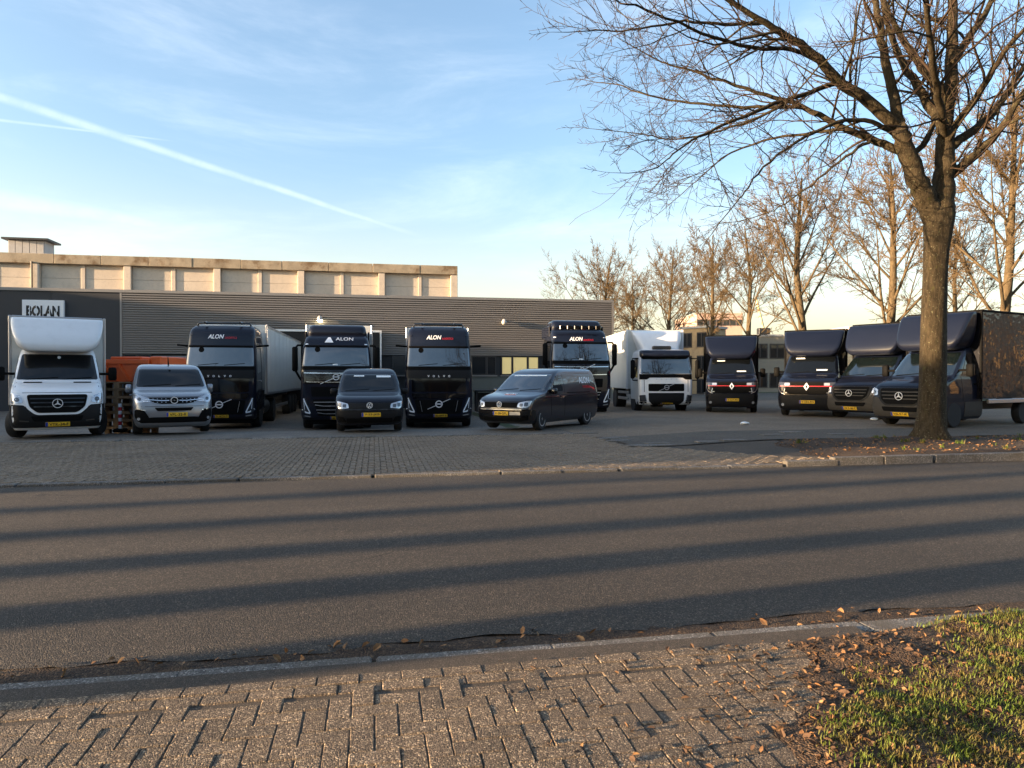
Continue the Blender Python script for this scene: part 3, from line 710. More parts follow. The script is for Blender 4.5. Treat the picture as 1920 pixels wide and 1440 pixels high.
# ---- things left of the picture whose long shadows fall across the yard and road
def blockhouse(name, label, x0, x1, y0, y1, h, m):
    e = empty(name, ((x0 + x1) / 2, (y0 + y1) / 2, 0)); tag(e, label, 'building'); w, d = (x1 - x0) / 2, (y1 - y0) / 2
    MB().box(-w, -d, -0.6, w, d, h).build('wall', m, e); MB().box(-w - .15, -d - .15, h + 0.004, w + .15, d + .15, h + .25).build('roof', ROOF, e)
    for k in range(int(2 * d / 4)): MB().box(w + 0.002, -d + 4 * k + 1, 1, w + 0.06, -d + 4 * k + 3, 2.6).build('window', WINGL, e)
    return e
sh = lambda X, Y, xc: Y - (X - xc) * math.tan(SUN_B)      # Y at xc of what shades the point X, Y
blockhouse('office_block', 'dark brick office block left of the depot yard, outside the picture', -74, -50, sh(-14, 28.5, -50), sh(-14, 62, -50), 9.95, mat('dark brick', (0.14, 0.075, 0.05), 0.9, var=0.15))
blockhouse('paving_shade_block', 'low grey block left of the yard, added to shade the paving, outside the picture', -44, -34, sh(0, 11.3, -34), sh(0, 19.55, -34), 7.0, mat('grey render', (0.25, 0.24, 0.22), 0.9, var=0.1))  # unseen caster, added and sized to shade the paving and low vehicle parts
blockhouse('yard_shade_block', 'grey block left of the yard, added to shade the parked vehicles, outside the picture', -60, -46, sh(0, 20.15, -46), sh(0, 29.5, -46), 8.0, mat('grey sheet wall', (0.2, 0.2, 0.2), 0.7, var=0.1))  # unseen caster added to shade the parked row, leaving a narrow sunlit gap
blockhouse('dark_reflection_block', 'long brown block behind the viewer, added for dark reflections in the vehicles', -45, 30, -44, -30, 8.5, mat('brown brick', (0.10, 0.06, 0.04), 0.9, var=0.15))  # unseen block added so that vehicle fronts mirror a dark band
for i, (x0, y0, h, lab) in enumerate(((44, -16, 7.5, 'nearest brick house along the road to the right, outside the picture'), (66, -14, 9, 'second brick house along the road to the right, outside the picture'), (92, -9, 8, 'third brick house along the road to the right, outside the picture'))):
    blockhouse('brick_house', lab, x0, x0 + 12, y0 - 9, y0, h, mat('warm brick', (0.30, 0.17, 0.09), 0.9, var=0.2))['group'] = 'houses along the road'
eh = empty('side_reflection_block', (72, 4, 0)); tag(eh, 'unseen block with dark and ochre bays, added for reflections in the rightmost van, outside the picture', 'building')  # unseen block added for broken reflections on the box van's side
MB().box(0, -26, -0.3, 10, 26, 7.5).build('wall', mat('slate wall', (0.035, 0.035, 0.038), 0.8, var=0.2), eh)
yy = -25.5; k = 0
while yy < 25:
    w = random.choice((0.7, 1.2, 2.0)); h = random.uniform(3.4, 8.4); z0 = random.choice((-0.3, -0.3, 1.2, 2.6))
    MB().cbox(-0.6, yy, z0, -0.003, yy + w, max(h, z0 + 1.5), 0.03).build('reflection_bay', mat('ochre bay', (0.34, 0.21, 0.08), 0.9, var=0.3) if k % 2 else mat('brown bay', (0.10, 0.06, 0.035), 0.9, var=0.3), eh)  # alternating colours shaped to break up the mirrored wall
    yy += w + random.choice((0.8, 1.6, 2.6)); k += 1
MB().box(-0.8, -26.2, 7.504, 10.2, 26.2, 7.9).build('roof', ROOF, eh)
# ================================================================== vehicles (local frame: front at y = 0 looking to -y, x to the viewer's right)
def place(name, px, Z, theta, z=None):
    p = at(px, HOR, Z); return empty(name, (p.x, p.y, G(p.x, p.y + 1.0) if z is None else z), R(theta))
def star_logo(b, u, v, r, off=0.03):                        # ring with three points
    m = b.patch('emblem', disc(u, v, r, 24), BLACK, off=off, res=0.5)
    q = MB(); y = b.hit(u, v, 'front')[0].y - off - 0.012
    q.lathe([(-0.008, r), (0.008, r), (0.008, r * 0.86), (-0.008, r * 0.86)], 28, 'y', (u, y, v), hoop=True)
    for k in range(3):
        a = math.pi / 2 + k * 2 * math.pi / 3; t = Vector((math.cos(a), math.sin(a))); n_ = Vector((-t.y, t.x))
        P = [(u + t.x * r * 0.95, v + t.y * r * 0.95), (u + n_.x * r * 0.17, v + n_.y * r * 0.17), (u - n_.x * r * 0.17, v - n_.y * r * 0.17)]
        q.prism(P, y - 0.012, y + 0.006, 'y')
    q.build('emblem_star', EMBLEM, m)
def ring_mesh(q, u, v, y, r0, r1, n=26): q.lathe([(-0.008, r1), (0.006, r1), (0.006, r0), (-0.008, r0)], n, 'y', (u, y, v), hoop=True)
def iron_mark(b, u, v, r, off=0.02, half=False, bar=0.62, m=EMBLEM):            # circle with diagonal bar
    q = MB(); y = b.hit(u, v, 'front')[0].y - off - 0.01
    ring_mesh(q, u, v, y, r * 0.72, r)
    q.tube([(u - r * 0.65, y, v), (u + r * 0.65, y, v)], r * 0.16, 6)
    e = q.build('emblem', m, b.parent, 40)
    for s in (-1, 1):
        b.strip('emblem_bar', [(u + s * r * 0.9, v + s * r * 0.45), (u + s * bar, v + s * bar * 0.45)], 0.022, m, off=off, parent=e)
def vw_mark(b, u, v, r, off=0.02):
    q = MB(); y = b.hit(u, v, 'front')[0].y - off - 0.01
    ring_mesh(q, u, v, y, r * 0.84, r)
    def bar(p0, p1): q.tube([(u + p0[0] * r, y, v + p0[1] * r), (u + p1[0] * r, y, v + p1[1] * r)], r * 0.09, 5)
    for s in (-1, 1):
        bar((s * 0.36, 0.82), (0.0, 0.08)); bar((s * 0.72, 0.52), (s * 0.33, -0.80)); bar((s * 0.33, -0.80), (0.0, -0.06))
    q.build('emblem', EMBLEM, b.parent, 40)
def mirror(parent, x0, y, z, s, arm, w, h, m, name='mirror', d=0.12):
    o = MB().cbox(-w / 2, -d / 2, -h / 2, w / 2, d / 2, h / 2, min(w, h, d) * 0.28).build(name, m, parent, 50); o.location = (x0 + s * (arm + w / 2), y, z)
    MB().tube([(-s * (arm + w / 2), 0.05, 0), (-s * w * 0.3, 0, 0)], 0.035, 6).build('mirror_arm', BLACK, o)
    MB().box(-w * 0.42, d / 2 + 0.001, -h * 0.42, w * 0.42, d / 2 + 0.006, h * 0.42).build('mirror_glass', CHROME, o)
    return o
def wiper(b, u0, u1, v0, v1):
    b.strip('wiper', [(u0, v0), (u1, v1)], 0.018, BLACK, off=0.02)

# ------------------------------------------------------------------ heavy tractor
def tractor(name, px, Z, th, label, aero, plate_txt, top=3.8, sign='ALON', deflector=False, lightbar=False, mirrors='pods', ground=None, beacon=False):
    t = place(name, px, Z, th, ground); tag(t, label, 'truck', 'heavy trucks backed against the docks')
    hi = top
    lv = [(0.34, .16, 2.2, 1.16, .10, .22), (0.42, .05, 2.25, 1.22, .12, .24), (0.62, .0, 2.3, 1.245, .12, .22), (1.2, .0, 2.3, 1.25, .12, .2), (1.9, .03, 2.3, 1.25, .12, .2), (2.26, .08, 2.3, 1.245, .13, .2),
          (3.0, .27, 2.3, 1.19, .14, .2), (hi - .42, .36, 2.3, 1.165, .14, .2), (hi - .2, .5, 2.3, 1.13, .13, .2), (hi - .06, .78, 2.28, 1.05, .1, .2), (hi, 1.15, 2.2, .95, .05, .2), (hi + .01, 1.3, 2.1, .8, .05, .2)]
    b = Body('cab', loft_body(lv, 2), NAVY, t, 40, [(1.38, 0.5, 0.6, -1.4, 1.4)])
    b.patch('windscreen', rnd([(-1.17, 2.30), (1.17, 2.30), (1.12, 2.99), (-1.12, 2.99)], 0.07), GLASS, off=0.008)
    b.patch('visor_band', rnd([(-1.12, 3.0), (1.12, 3.0), (1.115, 3.06), (-1.115, 3.06)], 0.02), BLACK, off=0.05, depth=0.03)
    b.patch('scuttle', rnd([(-1.2, 2.16), (1.2, 2.16), (1.19, 2.29), (-1.19, 2.29)], 0.03), BLACK, off=0.014)
    wiper(b, -0.75, -0.05, 2.335, 2.40); wiper(b, 0.15, 0.85, 2.335, 2.40)
    b.patch('dashboard_item', disc(-0.66, 2.9, 0.1, 12), BLACK, off=0.011)
    for s in (-1, 1):
        ax = 'right' if s > 0 else 'left'
        b.patch('side_window', rnd([(0.45, 2.02), (1.35, 2.12), (1.35, 2.95), (0.62, 2.95)], 0.08), DGLASS, ax, off=0.006)
        b.patch('door_step', rnd([(0.42, 0.42), (0.85, 0.42), (0.85, 1.0), (0.42, 1.0)], 0.05), BLACK, ax, off=0.01)
        b.patch('side_panel', rnd([(1.55, 1.15), (2.2, 1.15), (2.2, 3.2), (1.55, 3.2)], 0.06), BLACKP, ax, off=0.008)
        b.strip('door_seam', [(0.36, 1.05), (0.40, 2.0)], 0.012, BLACK, ax, off=0.003)
        b.patch('door_handle', rnd(rect(1.1, 1.72, 1.32, 1.78), 0.02), CHROME, ax, off=0.03)
        # slanted lamp: dark lens with a V of daylight strips
        P = [(1.17, 1.16), (1.07, 1.16), (0.86, 0.58), (1.02, 0.56), (1.2, 0.66)]
        f = (lambda q: [(s * u, v) for u, v in (q if s > 0 else q[::-1])])
        h = b.patch('headlight', rnd(f(P), 0.03), LAMPD, off=0.014, res=0.06)
        for ln, w in (([(1.135, 1.13), (1.055, 0.93), (0.905, 0.615)], 0.038), ([(0.90, 0.60), (1.04, 0.63), (1.20, 0.735)], 0.045), ([(1.13, 1.1), (1.1, 0.74)], 0.016)):
            b.strip('daylight_strip', [(s * u, v) for u, v in ln], w, DRL, off=0.024, parent=h)
        fl = b.patch('fog_light', rnd(f([(0.86, 0.44), (1.16, 0.47), (1.16, 0.545), (0.88, 0.52)]), 0.02), LAMPD, off=0.014)
        b.strip('fog_strip', [(s * 0.9, 0.475), (s * 1.1, 0.51)], 0.03, LAMP, off=0.022, parent=fl)
        b.patch('marker_lamp', rnd(f(rect(1.0, hi - 0.42, 1.1, hi - 0.385)), 0.01), DRL if sign == 'A' or lightbar else BLACKP, off=0.02)
    if aero:
        b.patch('front_band', rnd([(-1.2, 1.86), (1.2, 1.86), (1.2, 2.15), (-1.2, 2.15)], 0.04), PLAST, off=0.03, depth=0.03)
        for k, ch in enumerate('VOLVO'): b.text('lettering', ch, -0.38 + 0.19 * k, 1.935, 0.075, WHITEL, off=0.04, bold=0.03)
        b.patch('upper_grille', rnd([(-1.0, 1.36), (1.0, 1.36), (1.0, 1.85), (-1.0, 1.85)], 0.05), GLOSSBLK, off=0.01)
        b.patch('grille_shelf', rnd([(-0.95, 1.12), (0.95, 1.12), (1.02, 1.30), (-1.02, 1.30)], 0.05), BLACKP, off=0.035)
        for s in (-1, 1): b.strip('grille_line', [(s * 0.7, 1.02), (s * 0.62, 0.62)], 0.014, ALU, off=0.016)
        b.patch('lower_grille', rnd([(-0.8, 0.54), (0.8, 0.54), (0.9, 1.06), (-0.9, 1.06)], 0.06), BLACK, off=0.008)
        iron_mark(b, 0.0, 0.90, 0.135, off=0.02, bar=0.42)
        plate(b, 0.05, 0.47, plate_txt)
    else:
        b.patch('front_panel', rnd([(-1.18, 1.66), (1.18, 1.66), (1.19, 2.1), (-1.19, 2.1)], 0.04), BLACKP, off=0.012)
        for v, e in ((2.05, 1.12), (1.73, 1.04)): b.strip('chrome_strip', [(-e, v), (-0.4, v - 0.012), (0.4, v - 0.012), (e, v)], 0.028, CHROME, off=0.026)
        iron_mark(b, 0.0, 1.90, 0.115, off=0.02, bar=0.55)
        b.patch('middle_grille', rnd([(-0.85, 1.2), (0.85, 1.2), (0.88, 1.55), (-0.88, 1.55)], 0.04), BLACK, off=0.01)
        b.patch('lower_grille', rnd([(-0.62, 0.5), (0.62, 0.5), (0.82, 1.1), (-0.82, 1.1)], 0.05), BLACK, off=0.008)
        for v in (1.0, 0.86, 0.72, 0.58):
            w = 0.62 + 0.16 * (v - 0.5) / 0.5; d = 0.04 if v in (0.86, 0.58) else 0
            b.strip('grille_bar', [(-w, v + d), (-w * 0.6, v), (w * 0.6, v), (w, v + d)], 0.022, ALU, off=0.018)
        plate(b, 0.05, 0.42, plate_txt)
        b.patch('dashboard_paper', rnd(rect(-0.12, 2.33, 0.06, 2.375), 0.005), PAPER, off=0.012)
    if sign == 'A':
        q = b.patch('logo', [(-0.42, 3.16), (-0.335, 3.16), (-0.265, 3.29), (-0.195, 3.16), (-0.11, 3.16), (-0.225, 3.36), (-0.305, 3.36)], WHITEL, off=0.012)
        b.text('lettering', 'ALON', 0.28, 3.30, 0.12, WHITEL, off=0.012, width=0.62)
    else:
        zt = hi - 0.47
        b.text('lettering', 'ALON', -0.18, zt, 0.16, WHITEL, off=0.012, shear=0.25, width=0.56, bold=0.02)
        b.text('lettering', 'LOGISTICS', 0.34, zt - 0.045, 0.07, REDL, off=0.012, shear=0.25, width=0.42, bold=0.01)
    if deflector:
        lv2 = [(hi - 0.1, .95, 2.3, 1.08, .06, .2), (hi + .1, .92, 2.3, 1.06, .06, .2), (hi + .28, 1.02, 2.3, 1.02, .06, .2), (hi + .36, 1.25, 2.28, .95, .05, .2), (hi + .37, 1.5, 2.2, .85, .04, .2)]
        Body('roof_deflector', loft_body(lv2, 2), NAVY, t, 45)
        for s in (-1, 1): MB().cbox(-0.03, 0.5, hi - 0.35, 0.03, 2.2, hi + 0.1, 0.02).build('deflector_side', NAVY, t).location = (s * 1.14, 0.6, 0)
    else:
        rail = MB(); rail.tube([(-0.95, 1.0, hi - .03), (-0.9, 0.95, hi + .05), (0.9, 0.95, hi + .05), (0.95, 1.0, hi - .03)], 0.035, 8); rail.build('roof_rail', BLACKP, t, 50)
        for s in (-1, 1): MB().lathe([(0, .03), (.26, .045), (.3, .06)], 10, 'y', (s * 0.62, 0.62, hi + 0.06)).build('air_horn', CHROME if not aero else BLACKP, t, 50)
    if lightbar:
        lb = MB().tube([(-0.95, 0.45, hi - 0.02), (0.95, 0.45, hi - 0.02)], 0.03, 8).build('light_bar', BLACK, t)
        for k in range(6): MB().cbox(-0.12, 0.33, hi - 0.1, 0.12, 0.47, hi + 0.09, 0.03).build('spot_lamp', GLOSSBLK, lb).location = (-0.75 + 0.3 * k, 0, 0)
    for s in (-1, 1):
        if mirrors == 'arms':
            a = MB().cbox(-0.22, -0.06, -0.035, 0.22, 0.10, 0.035, 0.025).build('camera_arm', BLACK, t, 50); a.location = (s * 1.40, 0.75, 3.07); a.rotation_euler = (0, s * -0.08, 0)
        else:
            a = MB().cbox(-0.10, -0.08, -0.45, 0.10, 0.08, 0.45, 0.05).build('mirror', BLACK, t, 50); a.location = (s * 1.46, 0.42, 2.55)
            MB().tube([(-s * 0.26, 0.1, 0.5), (-s * 0.1, 0, 0.5), (s * 0.02, 0, 0.35)], 0.04, 6).build('mirror_arm', BLACK, a)
            MB().tube([(-s * 0.26, 0.1, -0.85), (-s * 0.12, 0, -0.6), (s * 0.02, 0, -0.35)], 0.045, 6).build('mirror_arm', BLACK, a)
            MB().box(-0.08, 0.081, -0.4, 0.08, 0.086, 0.1).build('mirror_glass', CHROME, a)
        wheel(t, s * 1.08, 1.38, 0.5, 0.32, s)
        wheel(t, s * 0.98, 5.1, 0.5, 0.52, s)
        MB().lathe([(2.4, 0.34), (2.42, 0.36), (3.9, 0.36), (3.92, 0.34)], 18, 'y', (s * 0.86, 0, 0.72)).build('fuel_tank', ALU if not aero else STEEL, t, 40)
        MB().cbox(s * 0.4 - 0.06, 2.0, 0.75, s * 0.4 + 0.06, 6.1, 1.0, 0.01).build('chassis_beam', STEEL, t)
        MB().box(s * 1.0 - 0.28, 4.5, 1.03, s * 1.0 + 0.28, 5.75, 1.07).build('mudguard', BLACK, t)
    MB().cbox(-1.1, 0.25, 0.2, 1.1, 0.75, 0.36, 0.03).build('bumper_lip', BLACK, t)
    MB().lathe([(1.08, 0.45), (1.14, 0.45)], 18, 'z', (0, 5.0, 0)).build('fifth_wheel', STEEL, t)
    return t
def trailer(tr, label, panel=BOXW, L=13.6, top=4.0):
    e = empty('semi_trailer', tr.matrix_basis @ Vector((0, 2.75, 0)), tr.rotation_euler[2]); tag(e, label, 'trailer', 'semi trailers backed against the docks')
    MB().cbox(-1.26, 0, 1.22, 1.26, L, top, 0.02).build('box', panel, e)
    for s in (-1, 1):
        MB().cbox(-0.03, -0.02, 1.2, 0.03, 0.09, top + 0.02, 0.01).build('corner_post', ALU, e).location = (s * 1.255, 0, 0)
        MB().box(-0.012, 0.1, 0, 0.012, L, 0.08).build('roof_rail', ALU, e).location = (s * 1.268, 0, top - 0.09)
        MB().box(-0.012, 0.1, 0, 0.012, L, 0.11).build('side_rail', ALU, e).location = (s * 1.268, 0, 1.19)
        for k in range(9): MB().box(-0.004, 0.1, 1.31, 0.004, 0.115, top - 0.1).build('panel_joint', ALU, e).location = (s * 1.2615, 0.9 + k * 1.4, 0)
        for k in range(3): wheel(e, s * 1.02, 8.6 + 1.31 * k, 0.5, 0.4, s)
        MB().cbox(-0.06, 2.2, 0.12, 0.06, 2.36, 1.1, 0.02).build('landing_leg', STEEL, e).location = (s * 0.8, 0, 0)
        MB().cbox(-0.02, 3.2, 0.55, 0.02, 7.4, 0.68, 0.01).build('side_guard', ALU, e).location = (s * 1.2, 0, 0)
        MB().cbox(-0.06, 1.5, 0.95, 0.06, L - 0.3, 1.19, 0.01).build('chassis_beam', STEEL, e).location = (s * 0.45, 0, 0)
    MB().cbox(-0.9, -0.34, 2.6, 0.9, -0.021, top - 0.25, 0.05).build('cooling_unit', mat('cooler grey', (0.42, 0.43, 0.42), 0.5), e)
    return e
t1 = tractor('truck_tractor', 411, 25.7, 0, 'black truck with red and white roof lettering, behind the silver van', True, '71-BZX-7', 3.86, mirrors='arms')
trailer(t1, 'white box trailer with its long side showing, behind the leftmost truck')
t2 = tractor('truck_tractor', 630, 25.5, 0, 'black truck with white A logo and mirror pods, below the lit lamp', False, '83-BNV-4', 3.50, sign='A', deflector=True, ground=-0.33)
trailer(t2, 'white box trailer behind the truck below the lit lamp', top=3.95)
t3 = tractor('truck_tractor', 823, 26.3, -4, 'black truck with slim camera arms, third truck from the left', True, '83-BPF-8', 3.86, mirrors='arms', ground=-0.33)
trailer(t3, 'pale box trailer behind the third truck from the left', top=3.9)
t4 = tractor('truck_tractor', 1092, 28.8, -3, 'black truck with roof lamps and lettering, beside the white truck', False, '64-BVK-2', 3.66, deflector=True, lightbar=True, ground=-0.05)

# ------------------------------------------------------------------ white rigid truck
t = place('box_truck', 1250, 29.7, -8, 0.05); tag(t, 'white box truck with black sun visor, beside the trucks at the docks', 'truck')
lv = [(0.36, .14, 1.75, 1.08, .08, .2), (0.45, .03, 1.8, 1.12, .10, .2), (0.7, .0, 1.8, 1.14, .10, .18), (1.1, .0, 1.8, 1.15, .1, .16), (1.62, .04, 1.8, 1.15, .1, .16), (2.35, .24, 1.8, 1.08, .1, .16), (2.55, .34, 1.8, 1.05, .1, .16), (2.68, .55, 1.8, .98, .08, .16), (2.71, .8, 1.7, .85, .06, .16)]
b = Body('cab', loft_body(lv, 2), WHITEP, t, 40, [(1.3, 0.48, 0.58, -1.3, 1.3)])
b.patch('windscreen', rnd([(-1.08, 1.66), (1.08, 1.66), (1.02, 2.38), (-1.02, 2.38)], 0.06), GLASS, off=0.008)
b.patch('scuttle', rnd([(-1.12, 1.42), (-0.82, 1.42), (-0.70, 1.50), (0.70, 1.50), (0.82, 1.42), (1.12, 1.42), (1.12, 1.65), (-1.12, 1.65)], 0.03), BLACK, off=0.012)
for k, ch in enumerate('VOLVO'): b.text('lettering', ch, -0.42 + 0.21 * k, 1.435, 0.05, ALU, off=0.012, bold=0.02)
b.patch('grille', rnd([(-0.76, 0.93), (0.76, 0.93), (0.76, 1.24), (-0.76, 1.24)], 0.05), BLACK, off=0.012)
iron_mark(b, 0, 1.09, 0.11, bar=0.32, m=ALU)
b.patch('bumper_grille', rnd([(-0.58, 0.36), (0.58, 0.36), (0.74, 0.52), (0.76, 0.86), (-0.76, 0.86), (-0.74, 0.52)], 0.05), PLAST, off=0.014)
for s in (-1, 1):
    f = (lambda q: [(s * u, v) for u, v in (q if s > 0 else q[::-1])])
    b.strip('panel_seam', [(s * 0.93, 0.9), (s * 0.93, 1.4)], 0.02, BLACK, off=0.004)
    h = b.patch('headlight', rnd(f([(0.82, 0.5), (1.1, 0.5), (1.12, 0.76), (0.88, 0.78)]), 0.03), LAMPD, off=0.016); b.strip('lamp_rim', [(s * 0.84, 0.53), (s * 0.9, 0.76)], 0.02, LAMP, off=0.022, parent=h)
    b.patch('bumper_corner', rnd(f([(0.78, 0.34), (1.12, 0.34), (1.13, 0.49), (0.84, 0.49)]), 0.03), BLACK, off=0.02)
    b.patch('fog_light', disc(s * 0.95, 0.42, 0.05, 12), LAMP, off=0.03)
    ax = 'right' if s > 0 else 'left'
    b.patch('side_window', rnd([(0.38, 1.5), (1.3, 1.55), (1.3, 2.35), (0.55, 2.35)], 0.06), DGLASS, ax)
    a = MB().cbox(-0.09, -0.07, -0.4, 0.09, 0.07, 0.4, 0.05).build('mirror', BLACK, t, 50); a.location = (s * 1.38, 0.25, 1.85)
    for zz in (0.46, -0.46): MB().tube([(-s * 0.26, 0.12, zz), (0, 0, zz), (0, 0, zz * 0.7)], 0.025, 6).build('mirror_arm', BLACK, a)
    wheel(t, s * 0.98, 1.3, 0.48, 0.3, s); wheel(t, s * 0.92, 5.2, 0.48, 0.5, s)
    MB().cbox(-0.03, 2.1, 0.5, 0.03, 4.3, 0.62, 0.01).build('side_guard', ALU, t).location = (s * 1.15, 0, 0)
    MB().cbox(-0.03, 2.1, 0.78, 0.03, 4.3, 0.9, 0.01).build('side_guard', ALU, t).location = (s * 1.15, 0, 0)
plate(b, 0.02, 0.385, '49-BDZ-6')
vis = Body('sun_visor', loft_body([(2.36, .10, .5, 1.04, .12, .15), (2.42, .0, .5, 1.07, .12, .18), (2.62, .08, .6, 1.05, .12, .18), (2.66, .2, .6, 1.0, .12, .15)], 1), NAVY, t, 45)
MB().cbox(-1.26, 1.95, 1.0, 1.26, 9.2, 3.62, 0.02).build('box', BOXW, t)
for s in (-1, 1): MB().cbox(-0.04, 1.93, 0.98, 0.04, 2.03, 3.64, 0.01).build('corner_post', WHITEP, t).location = (s * 1.25, 0, 0)
Body('roof_deflector', loft_body([(2.7, .85, 1.9, .82, .06, .25), (3.1, 1.02, 1.92, .98, .06, .3), (3.45, 1.35, 1.93, 1.08, .05, .3), (3.56, 1.7, 1.93, 1.1, .03, .2)], 1), WHITEP, t, 40)
MB().cbox(-0.4, 0.72, 2.7, 0.4, 0.95, 2.86, 0.04).build('roof_lamp_box', PLASTL, t)
for s in (-1, 1): MB().cbox(s * 0.4 - 0.06, 1.6, 0.7, s * 0.4 + 0.06, 9.0, 0.98, 0.01).build('chassis_beam', STEEL, t)

# ------------------------------------------------------------------ box vans on a chassis cab
def boxvan(name, px, Z, th, label, kind, paint, bumper, boxm, fairm, plate_txt, ground=None, steer=0.0, grp=None, boxtop=3.25, frame=ALU):
    t = place(name, px, Z, th, ground); tag(t, label, 'van', grp)
    if kind == 'star':
        lv = [(0.22, .16, 2.45, .90, .10, .28), (0.32, .03, 2.5, .97, .13, .30), (0.55, .0, 2.5, .99, .14, .28), (0.85, .03, 2.5, .995, .14, .26), (1.10, .10, 2.5, .995, .15, .26), (1.24, .28, 2.5, .985, .15, .26), (1.36, .62, 2.5, .975, .14, .26), (1.42, .86, 2.5, .965, .13, .25),
              (1.75, 1.18, 2.5, .93, .12, .22), (2.1, 1.52, 2.5, .87, .12, .22), (2.28, 1.75, 2.5, .82, .1, .2), (2.36, 2.0, 2.5, .72, .06, .2)]
    else:
        lv = [(0.22, .14, 2.45, .90, .10, .26), (0.32, .03, 2.5, .98, .12, .28), (0.6, .0, 2.5, 1.0, .12, .24), (0.95, .01, 2.5, 1.005, .12, .22), (1.2, .05, 2.5, 1.0, .12, .22), (1.34, .16, 2.5, .99, .13, .22), (1.46, .48, 2.5, .97, .13, .22), (1.52, .70, 2.5, .96, .12, .22),
              (1.8, .98, 2.5, .92, .12, .2), (2.15, 1.32, 2.5, .86, .12, .2), (2.3, 1.55, 2.5, .82, .1, .2), (2.38, 1.8, 2.5, .72, .06, .2)]
    b = Body('cab', loft_body(lv, 2), paint, t, 40, [(0.98, 0.36, 0.44, -1.1, 1.1)])
    if kind == 'star':
        b.patch('bumper', rnd([(-0.97, 0.28), (0.97, 0.28), (0.99, 0.5), (0.985, 0.86), (0.70, 0.84), (0.55, 0.62), (-0.55, 0.62), (-0.70, 0.84), (-0.985, 0.86), (-0.99, 0.5)], 0.04), bumper, off=0.016, depth=0.03)
        b.patch('grille_surround', rnd([(-0.46, 0.60), (0.46, 0.60), (0.66, 0.78), (0.72, 1.12), (-0.72, 1.12), (-0.66, 0.78)], 0.08), paint if paint is WHITEP else PLAST, off=0.024, depth=0.03)
        g = b.patch('grille', rnd([(-0.42, 0.65), (0.42, 0.65), (0.59, 0.80), (0.65, 1.10), (-0.65, 1.10), (-0.59, 0.80)], 0.07), BLACK, off=0.036)
        for v, w in ((0.80, 0.5), (0.90, 0.56), (1.0, 0.58)): b.strip('grille_slat', [(-w, v), (w, v)], 0.03, GLOSSBLK if paint is WHITEP else PLASTL, off=0.05, parent=g)
        star_logo(b, 0, 0.88, 0.115, off=0.055)
        b.patch('lower_intake', rnd([(-0.5, 0.44), (0.5, 0.44), (0.56, 0.57), (-0.56, 0.57)], 0.04), BLACK, off=0.022)
        for s in (-1, 1):
            f = (lambda q: [(s * u, v) for u, v in (q if s > 0 else q[::-1])])
            h = b.patch('headlight', rnd(f([(0.72, 0.90), (0.97, 0.87), (0.975, 1.14), (0.76, 1.07)]), 0.04), LAMP, off=0.018, res=0.05)
            b.patch('lamp_reflector', disc(s * 0.85, 0.98, 0.055, 14), LAMPD, off=0.024, res=0.2, parent=h); b.strip('daylight_strip', [(s * 0.75, 1.04), (s * 0.94, 1.1)], 0.016, DRL, off=0.025, parent=h)
            b.patch('bonnet_slot', rnd(f(rect(0.34, 1.385, 0.74, 1.415)), 0.012), BLACK, off=0.012, depth=0.01)
            b.strip('bumper_crease', [(s * 0.6, 0.44), (s * 0.9, 0.47)], 0.03, PLASTL, off=0.022)
        b.patch('windscreen', rnd([(-0.90, 1.47), (0.90, 1.47), (0.80, 2.14), (-0.80, 2.14)], 0.05), VGLASS if paint is WHITEP else GLASS, off=0.008)
        plate(b, 0.0, 0.36, plate_txt); wz = (1.46, 1.55)
        b.patch('mirror_base', disc(0.02, 2.06, 0.04, 10), PAPER if paint is WHITEP else BLACK, off=0.012)
    else:
        b.patch('bumper', rnd([(-0.97, 0.27), (0.97, 0.27), (1.0, 0.5), (0.98, 0.74), (0.62, 0.78), (-0.62, 0.78), (-0.98, 0.74), (-1.0, 0.5)], 0.04), PLAST, off=0.02, depth=0.03)
        b.patch('grille', rnd([(-0.62, 0.80), (0.62, 0.80), (0.74, 0.92), (0.72, 1.24), (-0.72, 1.24), (-0.74, 0.92)], 0.05), BLACK, off=0.02)
        b.strip('red_strip', [(-0.92, 1.09), (0.92, 1.09)], 0.022, REDL, off=0.034)
        for s in (-1, 1):
            f = (lambda q: [(s * u, v) for u, v in (q if s > 0 else q[::-1])])
            h = b.patch('headlight', rnd(f([(0.56, 1.1), (0.93, 1.1), (0.95, 1.24), (0.56, 1.22)]), 0.02), LAMPD, off=0.026, res=0.06)
            b.patch('lamp_lens', rnd(f(rect(0.58, 1.115, 0.76, 1.21)), 0.02), LAMP, off=0.036, parent=h)
            b.strip('chrome_clasp', [(s * 0.965, 1.22), (s * 0.97, 0.98), (s * 0.90, 0.86), (s * 0.74, 0.79)], 0.024, ALU, off=0.028, parent=h)
            b.strip('daylight_strip', [(s * 0.74, 1.0), (s * 0.78, 0.85), (s * 0.66, 0.86)], 0.022, LAMP, off=0.03, parent=h)
            fo = b.patch('fog_light', disc(s * 0.82, 0.42, 0.055, 14), LAMP, off=0.032)
        q = b.patch('emblem', [(0, 1.22), (-0.095, 1.08), (0, 0.93), (0.095, 1.08)], EMBLEM, off=0.05); b.patch('emblem_core', [(0.0, 1.14), (-0.035, 1.08), (0, 1.0), (0.035, 1.08)], BLACK, off=0.054, parent=q)
        b.strip('bonnet_crease', [(-0.85, 1.42), (-0.4, 1.38), (0.4, 1.38), (0.85, 1.42)], 0.02, GLOSSBLK, off=0.008)
        b.patch('windscreen', rnd([(-0.89, 1.58), (0.89, 1.58), (0.79, 2.18), (-0.79, 2.18)], 0.05), VGLASS, off=0.008)
